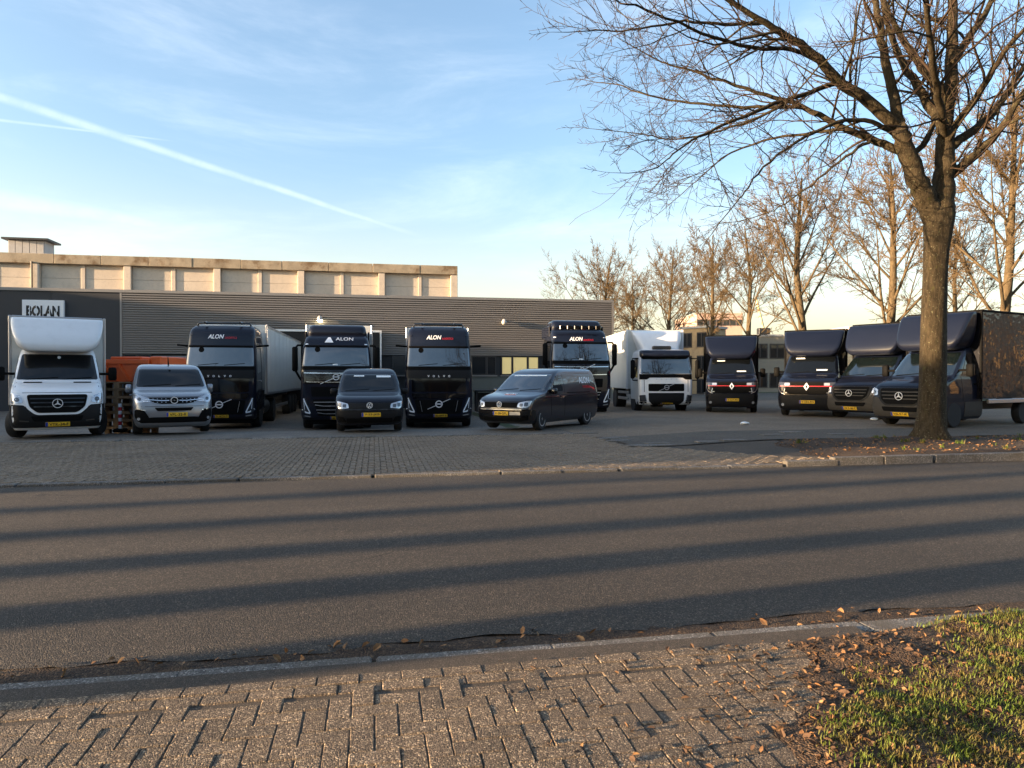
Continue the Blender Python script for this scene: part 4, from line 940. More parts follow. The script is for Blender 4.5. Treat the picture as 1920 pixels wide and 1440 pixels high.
        b.patch('permit_paper', rnd(rect(-0.56, 2.10, -0.24, 2.145), 0.01), PAPER, off=0.012); b.patch('permit_paper', rnd(rect(0.22, 1.66, 0.58, 1.705), 0.01), PAPER, off=0.012)
        plate(b, 0.02, 0.53, plate_txt); wz = (1.55, 1.64)
    for s in (-1, 1): b.strip('bonnet_seam', [(s * 0.93, 1.16), (s * 0.90, 1.28), (s * 0.88, 1.40)] if kind == 'star' else [(s * 0.95, 1.27), (s * 0.91, 1.36), (s * 0.88, 1.48)], 0.012, BLACK, off=0.003)
    b.strip('bonnet_seam', [(-0.74, 1.145), (0.74, 1.145)] if kind == 'star' else [(-0.93, 1.262), (0.93, 1.262)], 0.012, BLACK, off=0.003)
    wiper(b, -0.7, 0.0, wz[0] + 0.02, wz[0] + 0.07); wiper(b, 0.1, 0.75, wz[0] + 0.02, wz[0] + 0.07)
    for s in (-1, 1):
        ax = 'right' if s > 0 else 'left'
        w0 = 0.0 if kind == 'star' else -0.1
        b.patch('side_window', rnd([(1.42 + w0, 1.50), (2.12, 1.50), (2.12, 2.10), (1.78 + w0, 2.10)], 0.06), DGLASS, ax)
        b.patch('quarter_window', rnd([(1.14 + w0, 1.49), (1.39 + w0, 1.50), (1.70 + w0, 2.02), (1.62 + w0, 2.0)], 0.03), DGLASS, ax)
        b.patch('bumper_side', rnd([(0.20, 0.29), (0.53, 0.29), (0.53, 0.62), (0.60, 0.82), (0.22, 0.85)] if kind == 'star' else [(0.18, 0.28), (0.53, 0.28), (0.53, 0.62), (0.58, 0.75), (0.2, 0.73)], 0.03), bumper, ax, off=0.017, depth=0.03)
        b.patch('sill_panel', rnd([(1.5, 0.3), (2.4, 0.3), (2.4, 0.72), (1.5, 0.72)], 0.03), bumper, ax, off=0.01)
        b.patch('door_handle', rnd(rect(1.95, 1.2, 2.16, 1.26), 0.02), BLACK, ax, off=0.025)
        b.strip('door_seam', [(1.42 + w0, 0.75), (1.34 + w0, 1.45)], 0.01, BLACK, ax, off=0.003); b.strip('door_seam', [(2.26, 0.4), (2.26, 2.05)], 0.01, BLACK, ax, off=0.003)
        mirror(t, s * 0.93, 1.28, 1.62, s, 0.22, 0.2, 0.36, BLACK)
        wheel(t, s * 0.88, 0.98, 0.36, 0.23, s, spokes=0, rim=ALU, steer=steer); wheel(t, s * 0.88, 4.75, 0.36, 0.23, s, rim=ALU)
        MB().cbox(s * 0.42 - 0.05, 2.3, 0.45, s * 0.42 + 0.05, 6.3, 0.66, 0.01).build('chassis_beam', STEEL, t)
        MB().cbox(-0.03, 2.5, 0.66, 0.03, 6.3, 0.78, 0.01).build('side_rail', ALU, t).location = (s * 1.085, 0, 0)
    # load box
    bx = MB().cbox(-1.1, 2.12, 0.8, 1.1, 6.4, boxtop, 0.015).build('load_box', boxm, t)
    for s in (-1, 1):
        MB().cbox(-0.035, 2.10, 0.79, 0.035, 2.17, boxtop + 0.015, 0.015).build('box_edge', frame, bx).location = (s * 1.09, 0, 0)
        MB().cbox(-0.03, 2.18, boxtop - 0.05, 0.03, 6.42, boxtop + 0.018, 0.015).build('box_edge', frame, bx).location = (s * 1.09, 0, 0)
        MB().cbox(-0.05, 2.085, boxtop - 0.09, 0.05, 2.105, boxtop - 0.05, 0.006).build('marker_lamp', DRL, bx).location = (s * 0.93, 0, 0)
    MB().cbox(-1.05, 2.10, boxtop - 0.05, 1.05, 2.17, boxtop + 0.017, 0.015).build('box_edge', frame, bx)
    if boxm is BOXN and kind != 'star':
        for s in (-1, 1): MB().box(-0.002, 2.3, 2.3, 0.002, 6.2, 2.42).build('red_band', REDL, bx).location = (s * 1.103, 0, 0)
    bt = boxtop
    lv = [(2.20, 1.34, 2.09, .58, .05, .16), (2.215, 1.22, 2.09, .74, .05, .18), (2.36, 1.17, 2.09, .90, .05, .18), (2.6, 1.26, 2.09, .99, .05, .15), (bt - .3, 1.50, 2.09, 1.045, .05, .14), (bt - .09, 1.66, 2.09, 1.05, .05, .13), (bt - .055, 1.74, 2.09, 1.04, .05, .12), (bt - .05, 1.95, 2.09, 1.0, .03, .1)]
    Body('roof_fairing', loft_body(lv, 1), fairm, t, 50)
    return t
boxvan('box_van', 108, 17.65, 21, 'white box van with roof fairing and star badge, leftmost vehicle', 'star', WHITEP, PLAST, BOXW, WHITEP, 'VTK-34-F', steer=-0.42, boxtop=3.17)
GB = 'dark box vans parked at the right'
boxvan('box_van', 1372, 28.4, -27, 'dark box van with red grille line, the one next to the white truck', 'diamond', NAVY, PLAST, BOXN, NAVY, 'V-527-RN', ground=0.13, grp=GB, boxtop=3.22, frame=BLACK)
boxvan('box_van', 1512, 25.4, -42, 'dark box van with red grille line and red stripe on its box side', 'diamond', NAVY, PLAST, BOXN, NAVY, 'V-584-RN', ground=0.15, grp=GB, boxtop=3.22, frame=BLACK)
boxvan('box_van', 1592, 24.3, -67, 'dark box van with star badge, second from the right', 'star', NAVY, PLASTL, BOXN, NAVY, 'VKZ-08-T', ground=0.14, grp=GB, boxtop=3.35, frame=BLACK)
boxvan('box_van', 1686, 20.3, -72, 'dark box van with star badge partly hidden by the big tree trunk', 'star', NAVY, PLASTL, BOXN, NAVY, 'VJS-97-K', ground=0.14, grp=GB, boxtop=3.35, frame=BLACK)

# ------------------------------------------------------------------ panel vans
t = place('panel_van', 327, 18.75, 19, 0.03); t.location.z = 0.03; tag(t, 'silver panel van with yellow plate beside the white box van', 'van')
lv = [(0.2, .18, 4.75, .84, .10, .28), (0.28, .05, 4.9, .92, .13, .30), (0.5, .0, 4.95, .955, .15, .30), (0.78, .02, 4.95, .96, .16, .30), (0.98, .08, 4.95, .96, .17, .30), (1.08, .24, 4.95, .955, .17, .30), (1.15, .55, 4.95, .95, .15, .28), (1.22, .88, 4.95, .94, .14, .26),
      (1.5, 1.24, 4.93, .90, .12, .22), (1.76, 1.6, 4.9, .82, .10, .2), (1.86, 1.85, 4.88, .76, .08, .2), (1.91, 2.2, 4.8, .66, .05, .2), (1.92, 2.5, 4.6, .5, .03, .2)]
b = Body('body', loft_body(lv, 2), SILVER, t, 40, [(0.95, 0.33, 0.41, -1.1, 1.1), (4.05, 0.33, 0.41, -1.1, 1.1)])
b.patch('windscreen', rnd([(-0.86, 1.27), (0.86, 1.27), (0.76, 1.77), (-0.76, 1.77)], 0.06), VGLASS, off=0.008)
b.patch('upper_grille', rnd([(-0.52, 0.87), (-0.3, 0.83), (0.3, 0.83), (0.52, 0.87), (0.60, 0.99), (-0.60, 0.99)], 0.03), BLACK, off=0.016)
for k in (-1, 1): b.strip('chrome_wing', [(k * 0.12, 0.92), (k * 0.3, 0.915), (k * 0.62, 0.945)], 0.02, CHROME, off=0.03)
for k in range(-5, 6):
    if abs(k) > 1:
        for v in (0.875, 0.96): b.patch('grille_stud', rect(k * 0.1 - 0.012, v - 0.008, k * 0.1 + 0.012, v + 0.008), ALU, off=0.024)
q = MB(); yy = b.hit(0, 0.92, 'front')[0].y - 0.04; ring_mesh(q, 0, 0.92, yy, 0.072, 0.092)
q.prism([(-0.09, 0.915), (0.01, 0.93), (0.0, 0.915), (0.09, 0.925), (-0.01, 0.91), (0.0, 0.925)], yy - 0.004, yy + 0.004, 'y'); q.build('emblem', EMBLEM, t, 40)
b.patch('middle_intake', rnd([(-0.40, 0.64), (0.40, 0.64), (0.47, 0.73), (-0.47, 0.73)], 0.02), BLACK, off=0.012)
b.patch('lower_intake', rnd([(-0.80, 0.33), (0.80, 0.33), (0.86, 0.44), (0.5, 0.48), (-0.5, 0.48), (-0.86, 0.44)], 0.04), BLACK, off=0.014)
for s in (-1, 1):
    f = (lambda q: [(s * u, v) for u, v in (q if s > 0 else q[::-1])])
    h = b.patch('headlight', rnd(f([(0.56, 0.88), (0.88, 0.86), (0.94, 1.02), (0.90, 1.10), (0.6, 0.97)]), 0.03), LAMP, off=0.016, res=0.05)
    b.strip('daylight_strip', [(s * 0.60, 0.955), (s * 0.74, 0.93), (s * 0.72, 0.89), (s * 0.62, 0.895)], 0.018, DRL, off=0.024, parent=h); b.patch('lamp_reflector', disc(s * 0.82, 0.96, 0.045, 12), LAMPD, off=0.022, res=0.2, parent=h)
    i_ = b.patch('side_intake', rnd(f([(0.56, 0.40), (0.86, 0.36), (0.93, 0.5), (0.93, 0.68), (0.72, 0.69), (0.62, 0.52)]), 0.05), BLACK, off=0.018)
    b.patch('fog_light', disc(s * 0.84, 0.44, 0.04, 12), LAMP, off=0.028, parent=i_); b.strip('intake_trim', [(s * 0.68, 0.66), (s * 0.92, 0.7)], 0.02, CHROME, off=0.024, parent=i_)
    ax = 'right' if s > 0 else 'left'
    b.patch('side_window', rnd([(1.45, 1.24), (2.3, 1.24), (2.3, 1.74), (1.78, 1.74)], 0.06), DGLASS, ax)
    b.patch('side_moulding', rnd(rect(1.4, 0.5, 3.6, 0.6), 0.02), PLAST, ax, off=0.012)
    b.patch('door_handle', rnd(rect(2.05, 1.0, 2.25, 1.05), 0.02), SILVER, ax, off=0.03); b.strip('door_seam', [(2.4, 0.35), (2.4, 1.75)], 0.01, BLACK, ax, off=0.003)
    mirror(t, s * 0.92, 1.35, 1.22, s, 0.03, 0.16, 0.24, SILVER)
    wheel(t, s * 0.83, 0.95, 0.33, 0.22, s, rim=STEEL); wheel(t, s * 0.83, 4.05, 0.33, 0.22, s, rim=STEEL)
b.strip('bonnet_seam', [(-0.9, 1.11), (-0.6, 1.005), (0.6, 1.005), (0.9, 1.11)], 0.011, BLACK, off=0.003)
b.strip('bumper_seam', [(-0.93, 0.76), (0.93, 0.76)], 0.01, BLACK, off=0.003)
plate(b, 0.06, 0.545, 'VFL-32-R'); wiper(b, -0.7, 0.0, 1.29, 1.34); wiper(b, 0.1, 0.75, 1.29, 1.34)
MB().tube([(0, 1.95, 1.88), (0, 2.1, 2.12)], [0.02, 0.008], 6).build('aerial', BLACK, t)
b.patch('windscreen_sticker', disc(0.0, 1.72, 0.03, 10), BLACK, off=0.012)

def caddy(px, Z, th, label, plain, plate_txt, ground):
    t = place('compact_van', px, Z, th, ground); tag(t, label, 'van', 'small dark vans in front of the trucks')
    paint = NAVY if plain else mat('deep navy paint', (0.005, 0.007, 0.016), 0.3, coat=1.0)
    lv = [(0.2, .2, 4.4, .82, .10, .28), (0.28, .06, 4.5, .89, .13, .30), (0.48, .0, 4.55, .92, .15, .30), (0.72, .02, 4.55, .928, .16, .30), (0.88, .09, 4.55, .928, .17, .30), (0.97, .26, 4.55, .925, .17, .30), (1.03, .55, 4.55, .92, .15, .28), (1.09, .90, 4.55, .91, .14, .26),
          (1.35, 1.28, 4.52, .87, .12, .22), (1.62, 1.68, 4.45, .80, .10, .2), (1.74, 1.95, 4.4, .74, .08, .2), (1.80, 2.3, 4.3, .64, .05, .2), (1.815, 2.6, 4.1, .48, .03, .2)]
    b = Body('body', loft_body(lv, 2), paint, t, 40, [(0.88, 0.325, 0.39, -1.1, 1.1), (3.75, 0.325, 0.39, -1.1, 1.1)])
    b.patch('windscreen', rnd([(-0.83, 1.12), (0.83, 1.12), (0.735, 1.62), (-0.735, 1.62)], 0.05), VGLASS if plain else GLASS, off=0.008)
    bm_ = PLAST if plain else BLACKP
    b.patch('bumper', rnd([(-0.89, 0.26), (0.89, 0.26), (0.92, 0.45), (0.915, 0.62), (-0.915, 0.62), (-0.92, 0.45)], 0.04), bm_, off=0.014, depth=0.03)
    b.patch('grille_panel', rnd([(-0.58, 0.66), (0.58, 0.66), (0.6, 0.82), (-0.6, 0.82)], 0.02), PLAST if plain else BLACK, off=0.012)
    b.patch('lower_intake', rnd([(-0.62, 0.28), (0.62, 0.28), (0.62, 0.40), (-0.62, 0.40)], 0.03), BLACK, off=0.022)
    b.strip('bumper_line', [(-0.7, 0.61), (0.7, 0.61)], 0.014, BLACK if plain else ALU, off=0.02)
    vw_mark(b, 0, 0.755, 0.085, off=0.028)
    for s in (-1, 1):
        f = (lambda q: [(s * u, v) for u, v in (q if s > 0 else q[::-1])])
        h = b.patch('headlight', rnd(f([(0.56, 0.68), (0.82, 0.66), (0.89, 0.72), (0.905, 0.87), (0.80, 0.86), (0.58, 0.80)]), 0.03), LAMP, off=0.016, res=0.05)
        b.patch('lamp_reflector', rnd(f(rect(0.63, 0.70, 0.73, 0.79)), 0.03), LAMPD, off=0.022, res=0.2, parent=h); b.patch('lamp_reflector', rnd(f(rect(0.76, 0.71, 0.85, 0.82)), 0.03), LAMPD, off=0.022, res=0.2, parent=h)
        b.patch('bumper_corner', rnd(f([(0.62, 0.30), (0.84, 0.31), (0.87, 0.46), (0.7, 0.44)]), 0.03), BLACK, off=0.02)
        ax = 'right' if s > 0 else 'left'
        b.patch('side_window', rnd([(1.42, 1.1), (2.12, 1.12), (2.1, 1.58), (1.80, 1.58)], 0.05), WINGL if not plain else DGLASS, ax)
        b.patch('quarter_window', rnd([(1.16, 1.1), (1.36, 1.1), (1.62, 1.46), (1.58, 1.48)], 0.02), DGLASS, ax)
        b.patch('bumper_side', rnd([(0.24, 0.27), (0.48, 0.27), (0.50, 0.6), (0.26, 0.61)], 0.03), bm_, ax, off=0.015, depth=0.03)
        b.strip('side_crease', [(0.75, 0.93), (2.0, 0.96), (4.3, 1.0)], 0.012, BLACKP, ax, off=0.008)
        b.strip('door_seam', [(1.42, 0.4), (1.36, 1.05)], 0.01, BLACK, ax, off=0.003); b.strip('door_seam', [(2.22, 0.35), (2.22, 1.62)], 0.01, BLACK, ax, off=0.003); b.strip('sliding_rail', [(2.35, 1.06), (3.9, 1.06)], 0.025, BLACK, ax, off=0.006)
        b.patch('door_handle', rnd(rect(1.92, 0.95, 2.1, 0.995), 0.02), paint, ax, off=0.03)
        mirror(t, s * 0.87, 1.38, 1.12, s, 0.05, 0.2, 0.17, PLAST if plain else BLACKP)
        wheel(t, s * 0.80, 0.88, 0.325, 0.21, s, spokes=0 if plain else 7, rim=STEEL if plain else RIM, steer=0 if plain else 0.12); wheel(t, s * 0.80, 3.75, 0.325, 0.21, s, spokes=0 if plain else 7, rim=STEEL if plain else RIM)
        if not plain:
            b.text('lettering', 'ALON', 3.62, 1.44, 0.20, WHITEL, ax, off=0.008, width=0.72, bold=0.02, mirror=(s < 0))
            b.text('lettering', 'LOGISTICS', 3.72, 1.24, 0.075, REDL, ax, off=0.008, width=0.52, mirror=(s < 0))
    b.strip('bonnet_seam', [(-0.88, 0.885), (-0.55, 0.84), (0.55, 0.84), (0.88, 0.885)], 0.011, BLACK, off=0.003)
    plate(b, 0.04, 0.50, plate_txt, off=0.024); wiper(b, -0.68, 0.0, 1.14, 1.19); wiper(b, 0.1, 0.72, 1.14, 1.19)
    if plain:
        b.patch('sun_visor_paper', rnd(rect(-0.45, 1.555, -0.15, 1.59), 0.01), PAPER, off=0.012); b.patch('sun_visor_paper', rnd(rect(0.2, 1.53, 0.62, 1.585), 0.01), PAPER, off=0.012)
    else:
        b.text('lettering', 'ALON', 0.0, 0.62, 0.12, WHITEL, 'top', off=0.006, shear=0.2, width=0.40, bold=0.01); b.text('lettering', 'LOGISTICS', 0.05, 0.50, 0.05, REDL, 'top', off=0.006, width=0.36)
        b.patch('plate_sticker', rnd(rect(0.34, 0.455, 0.66, 0.545), 0.01), ALU, off=0.022); b.strip('visor_line', [(-0.55, 1.585), (0.6, 1.585)], 0.03, PAPER, off=0.011)
    return t
caddy(693, 19.5, 0.5, 'dark compact van seen head on, in front of the lit-lamp truck', True, 'V-55-JKB', 0.03)
caddy(936, 20.3, -44, 'shiny black compact van parked askew with lettering on its side', False, 'V-28-GFL', 0.03)

# ------------------------------------------------------------------ pallets and orange skip
p = gp(252, 808, 0.0); px0 = at(250, HOR, 22.5)
pal_me = {}
def pallet_parts(root):
    for name, boxes in (('top_board', [(-0.6, -0.4 + k * 0.163, 0.122, 0.6, -0.4 + k * 0.163 + 0.14, 0.144) for k in range(5)]), ('stringer', [(x - 0.07, -0.4, 0.10, x + 0.07, 0.4, 0.122) for x in (-0.53, 0, 0.53)]),
                        ('block', [(x - 0.07, y - 0.05, 0.022, x + 0.07, y + 0.05, 0.10) for x in (-0.53, 0, 0.53) for y in (-0.35, 0, 0.35)]), ('bottom_board', [(-0.6, y - 0.05, 0.0, 0.6, y + 0.05, 0.022) for y in (-0.35, 0, 0.35)])):
        for bx in boxes:
            k = (name, bx)
            if k not in pal_me:
                q = MB().box(*bx).mesh(name); q.materials.append(WOOD); pal_me[k] = q
            o = bpy.data.objects.new(name, pal_me[k]); COL.objects.link(o); o.parent = root
words = ['bottom', 'second', 'third', 'fourth', 'fifth', 'topmost']
ORD = ['lowest pallet of the stack under the orange skip', 'second pallet from the ground under the orange skip', 'third pallet from the ground under the orange skip', 'fourth pallet from the ground under the orange skip', 'fifth pallet from the ground under the orange skip', 'second highest pallet of the stack under the orange skip', 'topmost pallet, right beneath the orange skip']
base = at(238, HOR, 21.8); gz = G(base.x, base.y) - 0.012
for k in range(7):
    e = empty('wooden_pallet', (base.x + random.uniform(-.03, .03), base.y + random.uniform(-.03, .03), gz + 0.232 * k), -YAW - 0.15 + random.uniform(-.03, .03)); tag(e, ORD[k], 'pallet', 'stacked wooden pallets')
    e.scale = (1.2, 1.2, 1.60)
    pallet_parts(e)
sk = empty('orange_skip', (base.x + 0.15, base.y + 0.25, gz + 1.625), -YAW - 0.1); tag(sk, 'orange steel skip resting on the pallet stack', 'skip')
sec = [(-1.05, 0.0), (0.45, 0.0), (0.92, 0.5), (0.92, 0.64), (-1.35, 0.64), (-1.35, 0.5)]
MB().prism(sec, -0.75, 0.75, 'y').build('hull', ORANGE, sk)
for s_ in (-1, 1): MB().cbox(-1.42, -0.03, 0.53, 0.98, 0.03, 0.67, 0.015).build('rim', ORANGE, sk).location = (0, s_ * 0.782, 0)
for x0, x1 in ((-1.0, -0.55), (-0.5, -0.05), (0.0, 0.32)): MB().prism([(x0 - 0.03, 0.525), (x0 + 0.04, 0.525), (x1 + 0.04, 0.02), (x1 - 0.03, 0.02)], -0.80, -0.752, 'y').build('rib', ORANGE, sk)
MB().cbox(-0.4, -0.6, 0.67, 0.6, 0.6, 0.76, 0.03).build('lid', ORANGE, sk); MB().cbox(0.94, -0.7, 0.30, 1.30, 0.7, 0.76, 0.03).build('pouring_lip', ORANGE, sk)
# striped barrier post by the pallets
bp = at(225, HOR, 19.9); e = empty('barrier_post', (bp.x, bp.y, 0.02)); tag(e, 'thin red and white striped post between the white and silver vans', 'post')
for k in range(7): MB().cbox(-0.04, -0.04, 0.1 + 0.1 * k, 0.04, 0.04, 0.198 + 0.1 * k, 0.008).build('stripe', REDL if k % 2 else WHITEL, e)
MB().cbox(-0.16, -0.16, 0, 0.16, 0.16, 0.099, 0.03).build('foot', BLACK, e)
# dark handrail stand in front of the office windows
hp = at(922, HOR, 36); e = empty('metal_stand', (hp.x, hp.y, G(hp.x, hp.y) - 0.012), 0); tag(e, 'dark metal stand in front of the office wall between trucks', 'stand')
MB().cbox(-0.9, -0.4, 1.0, 0.9, 0.4, 1.1, 0.02).build('top', STEEL, e)
for sx in (-1, 1):
    for sy in (-1, 1): MB().box(sx * 0.8 - 0.04, sy * 0.32 - 0.04, 0, sx * 0.8 + 0.04, sy * 0.32 + 0.04, 1.0).build('leg', STEEL, e)
MB().box(-0.78, 0.3, 0.2, 0.78, 0.34, 0.95).build('back_panel', STEEL, e)
# litter
for px, py, lab in ((1397, 796, 'crumpled white litter on the paving before the red striped vans'), (1639, 788, 'small white scrap of litter near the big tree trunk')):
    g = gp(px, py, 0.14); bm = bmesh.new(); bmesh.ops.create_icosphere(bm, subdivisions=2, radius=0.09)
    for v in bm.verts: v.co = Vector((v.co.x * 1.5, v.co.y, v.co.z * 0.5 + 0.045)) + Vector((random.uniform(-.015, .015), random.uniform(-.015, .015), random.uniform(-.008, .01)))
    me = bpy.data.meshes.new('litter'); bm.to_mesh(me); bm.free()
    o = link('litter', me, PAPER); o.location = (g.x, g.y, G(g.x, g.y) - 0.004); tag(o, lab, 'litter')
# ================================================================== trees
def bark(name, c1, c2, c3):
    m = bpy.data.materials.new(name); m.use_nodes = True; t = NT(m.node_tree); b = t.n['Principled BSDF']; b.inputs['Roughness'].default_value = 0.95; b.inputs['Specular IOR Level'].default_value = 0.2
    oc = t.add('ShaderNodeTexCoord').outputs['Object']
    mp = t.add('ShaderNodeMapping'); t.l.new(oc, mp.inputs[0]); mp.inputs['Scale'].default_value = (1, 1, 0.28)
    f = t.noise(mp.outputs[0], 16, 6, 0.7)
    c = t.mix(t.ramp(f, 0.35, 0.65), c1, c2); c = t.mix(t.ramp(t.noise(oc, 5, 8, 0.75), 0.56, 0.68, 0, 0.75), c, c3)
    c = t.mix(t.ramp(t.noise(oc, 26, 3, 0.6), 0.60, 0.70, 0, 0.6), c, (0.17, 0.165, 0.10))
    t.l.new(c, b.inputs['Base Color'])
    bn = t.add('ShaderNodeBump', Strength=1.0, Distance=0.03); t.l.new(f, bn.inputs['Height']); t.l.new(bn.outputs[0], b.inputs['Normal'])
    return m
BARK = bark('mossy bark', (0.024, 0.018, 0.010), (0.054, 0.041, 0.024), (0.058, 0.058, 0.018))
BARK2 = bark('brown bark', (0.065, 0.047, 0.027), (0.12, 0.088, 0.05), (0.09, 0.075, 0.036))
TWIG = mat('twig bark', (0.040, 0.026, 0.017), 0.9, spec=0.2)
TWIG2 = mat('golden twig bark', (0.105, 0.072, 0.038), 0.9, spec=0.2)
def rv(rng, s=1.0): return Vector((rng.gauss(0, s), rng.gauss(0, s), rng.gauss(0, s)))
def grow(rng, mbs, p, d, L, r, lev, cfg):
    """a wandering branch; lev counts down to the twigs. mbs = (thick, fine)"""
    n = max(3, int(L / cfg['seg'][lev])); pts = [p.copy()]; rad = [r]; d = d.normalized(); st = L / n
    kids = []
    for i in range(n):
        d = (d + rv(rng, cfg['wob'][lev]) + Vector((0, 0, cfg['up'][lev]))).normalized()
        p = p + d * st; pts.append(p.copy()); t = (i + 1) / n; rad.append(r * (1 - t) ** 0.8 + cfg['tip'] * t)
        if lev > 0 and t > cfg['bare'][lev]:
            k = cfg['kids'][lev] / n
            while rng.random() < k:
                k -= 1; a = d.orthogonal().normalized(); a = Matrix.Rotation(rng.uniform(0, 6.283), 3, d) @ a
                ang = rng.uniform(*cfg['ang']); kids.append((p - d * st * rng.random(), d * math.cos(ang) + a * math.sin(ang), L * rng.uniform(*cfg['len']) * (1.15 - 0.55 * t), max(rad[-1] * 0.62, cfg['tip'] * 1.2)))
    mbs[0 if lev >= 2 else 1].tube(pts, rad, 6 if lev >= 2 else (4 if lev == 1 else 3), False)
    for q in kids: grow(rng, mbs, *q, lev - 1, cfg)
    if lev > 0: grow(rng, mbs, pts[-1], d, L * 0.35, rad[-1], lev - 1, cfg)

# --- the big tree on the verge: limbs follow the photograph in the plane of the trunk, then spread in depth
TZ = 15.4; tb = at(1746, HOR, TZ); tb.z = vz(tb.x, tb.y) - 0.03; S = TZ / FPX
tree = empty('roadside_tree', tb); tag(tree, 'large bare tree with mossy trunk on the verge at the right', 'tree')
rv_ = Vector((math.cos(YAW), -math.sin(YAW), 0)); fw_ = Vector((math.sin(YAW), math.cos(YAW), 0))
def tp(px, py, dep=0.0): return at(px, py, TZ + dep) - tb
tm = MB()
trunk = [(1746, 842, 56.5), (1746, 832, 42.8), (1746, 822, 34.2), (1746, 806, 27.4), (1747, 780, 24.4), (1748, 730, 22.6), (1749, 660, 21.8), (1750, 590, 21.0), (1752, 520, 20.5), (1754, 470, 21.3), (1757, 430, 24.4), (1759, 404, 25.7), (1762, 385, 19.7)]
vs = []; NS = 20
for i, (x, y, r) in enumerate(trunk):
    c = tp(x, y)
    for k in range(NS):
        a = 2 * math.pi * k / NS; fl = max(0, (y - 770) / 70)
        rr = r * S * (1 + 0.05 * math.sin(3 * a + i * 0.35) + 0.04 * math.sin(5 * a - i * 0.6) + 0.34 * fl * max(0, math.sin(5 * a + 0.6)) - 0.06 * fl)
        vs.append(c + (rv_ * math.cos(a) + fw_ * math.sin(a)) * rr)
tm.add(vs, [(i * NS + k, i * NS + (k + 1) % NS, (i + 1) * NS + (k + 1) % NS, (i + 1) * NS + k) for i in range(len(trunk) - 1) for k in range(NS)] + [tuple((len(trunk) - 1) * NS + k for k in range(NS))])
tm.build('trunk', BARK, tree, 60)
LIMBS = [  # (pixels, start radius px, end radius px, depth at the end)
 ([(1754, 415), (1735, 372), (1718, 345), (1698, 287), (1684, 242)], 21, 14, -0.3, 0),
 ([(1684, 245), (1633, 196), (1571, 156), (1527, 107), (1478, 71), (1429, 47), (1360, -2), (1300, -30)], 12, 2.5, -1.6, 1),
 ([(1684, 245), (1673, 178), (1656, 102), (1642, 40), (1636, -40), (1620, -160)], 11, 3, 0.6, 1),
 ([(1694, 290), (1633, 262), (1580, 244), (1527, 213), (1478, 191), (1411, 173), (1322, 142), (1240, 120)], 8, 1.6, 1.2, 1),
 ([(1500, 200), (1411, 203), (1300, 196), (1225, 186), (1160, 160)], 3.5, 1.2, 1.6, 1),
 ([(1571, 156), (1510, 178), (1440, 200), (1370, 230), (1300, 262), (1250, 300)], 5, 1.2, -2.0, 1),
 ([(1429, 47), (1370, 50), (1290, 40), (1210, 55), (1140, 62)], 3.5, 1.2, -1.0, 1),
 ([(1527, 107), (1480, 92), (1400, 95), (1300, 60), (1215, 20), (1150, 5)], 4.5, 1.2, -2.4, 1),
 ([(1764, 400), (1767, 355), (1768, 311), (1771, 267), (1768, 231), (1776, 178), (1780, 111), (1784, 44), (1780, -40), (1772, -200)], 21, 5.5, 0.2, 1),
 ([(1784, 329), (1820, 293), (1856, 267), (1887, 222), (1925, 165), (1990, 70), (2040, -10)], 9, 2.5, -1.2, 1),
 ([(1776, 280), (1829, 240), (1864, 209), (1900, 151), (1940, 90), (1975, 10)], 9, 2.5, 0.9, 1),
 ([(1778, 250), (1833, 178), (1864, 124), (1891, 80), (1930, 45), (1990, -30)], 7, 2, -1.5, 1),
 ([(1766, 245), (1722, 169), (1687, 120), (1656, 27), (1630, -80)], 10, 2.5, 1.3, 1),
 ([(1770, 190), (1736, 142), (1709, 107), (1669, 44), (1640, -20), (1600, -110)], 9, 2.2, -0.6, 1),
 ([(1782, 120), (1811, 76), (1847, 27), (1875, -40), (1900, -120)], 8, 2.5, 0.5, 1),
 ([(1700, 300), (1735, 270), (1752, 225), (1745, 130), (1735, 20), (1720, -90)], 6, 2, 2.5, 1),
 ([(1690, 262), (1650, 235), (1600, 222), (1550, 235), (1480, 275), (1420, 320), (1390, 370)], 5, 1.1, -1.5, 1),
 ([(1633, 262), (1590, 290), (1540, 330), (1490, 372), (1440, 400)], 3.2, 1.0, 0.5, 1),
 ([(1580, 244), (1520, 250), (1440, 262), (1360, 290), (1300, 345)], 3.5, 1.0, 1.8, 1),
 ([(1478, 191), (1420, 225), (1340, 250), (1270, 265), (1210, 255)], 3.0, 1.0, 0.4, 1),
 ([(1768, 260), (1760, 200), (1742, 110), (1730, 0), (1722, -120)], 8, 2.5, -3.2, 1),
]
CFG = dict(seg=[0.16, 0.22, 0.3, 0.4], wob=[0.16, 0.13, 0.1, 0.08], up=[0.05, 0.025, 0.02, 0.02], kids=[0, 6, 6, 6], ang=(0.45, 1.05), len=(0.32, 0.58), bare=[0, 0.12, 0.15, 0.2], tip=0.0035)
rng = random.Random(11); lm, tw = MB(), MB()
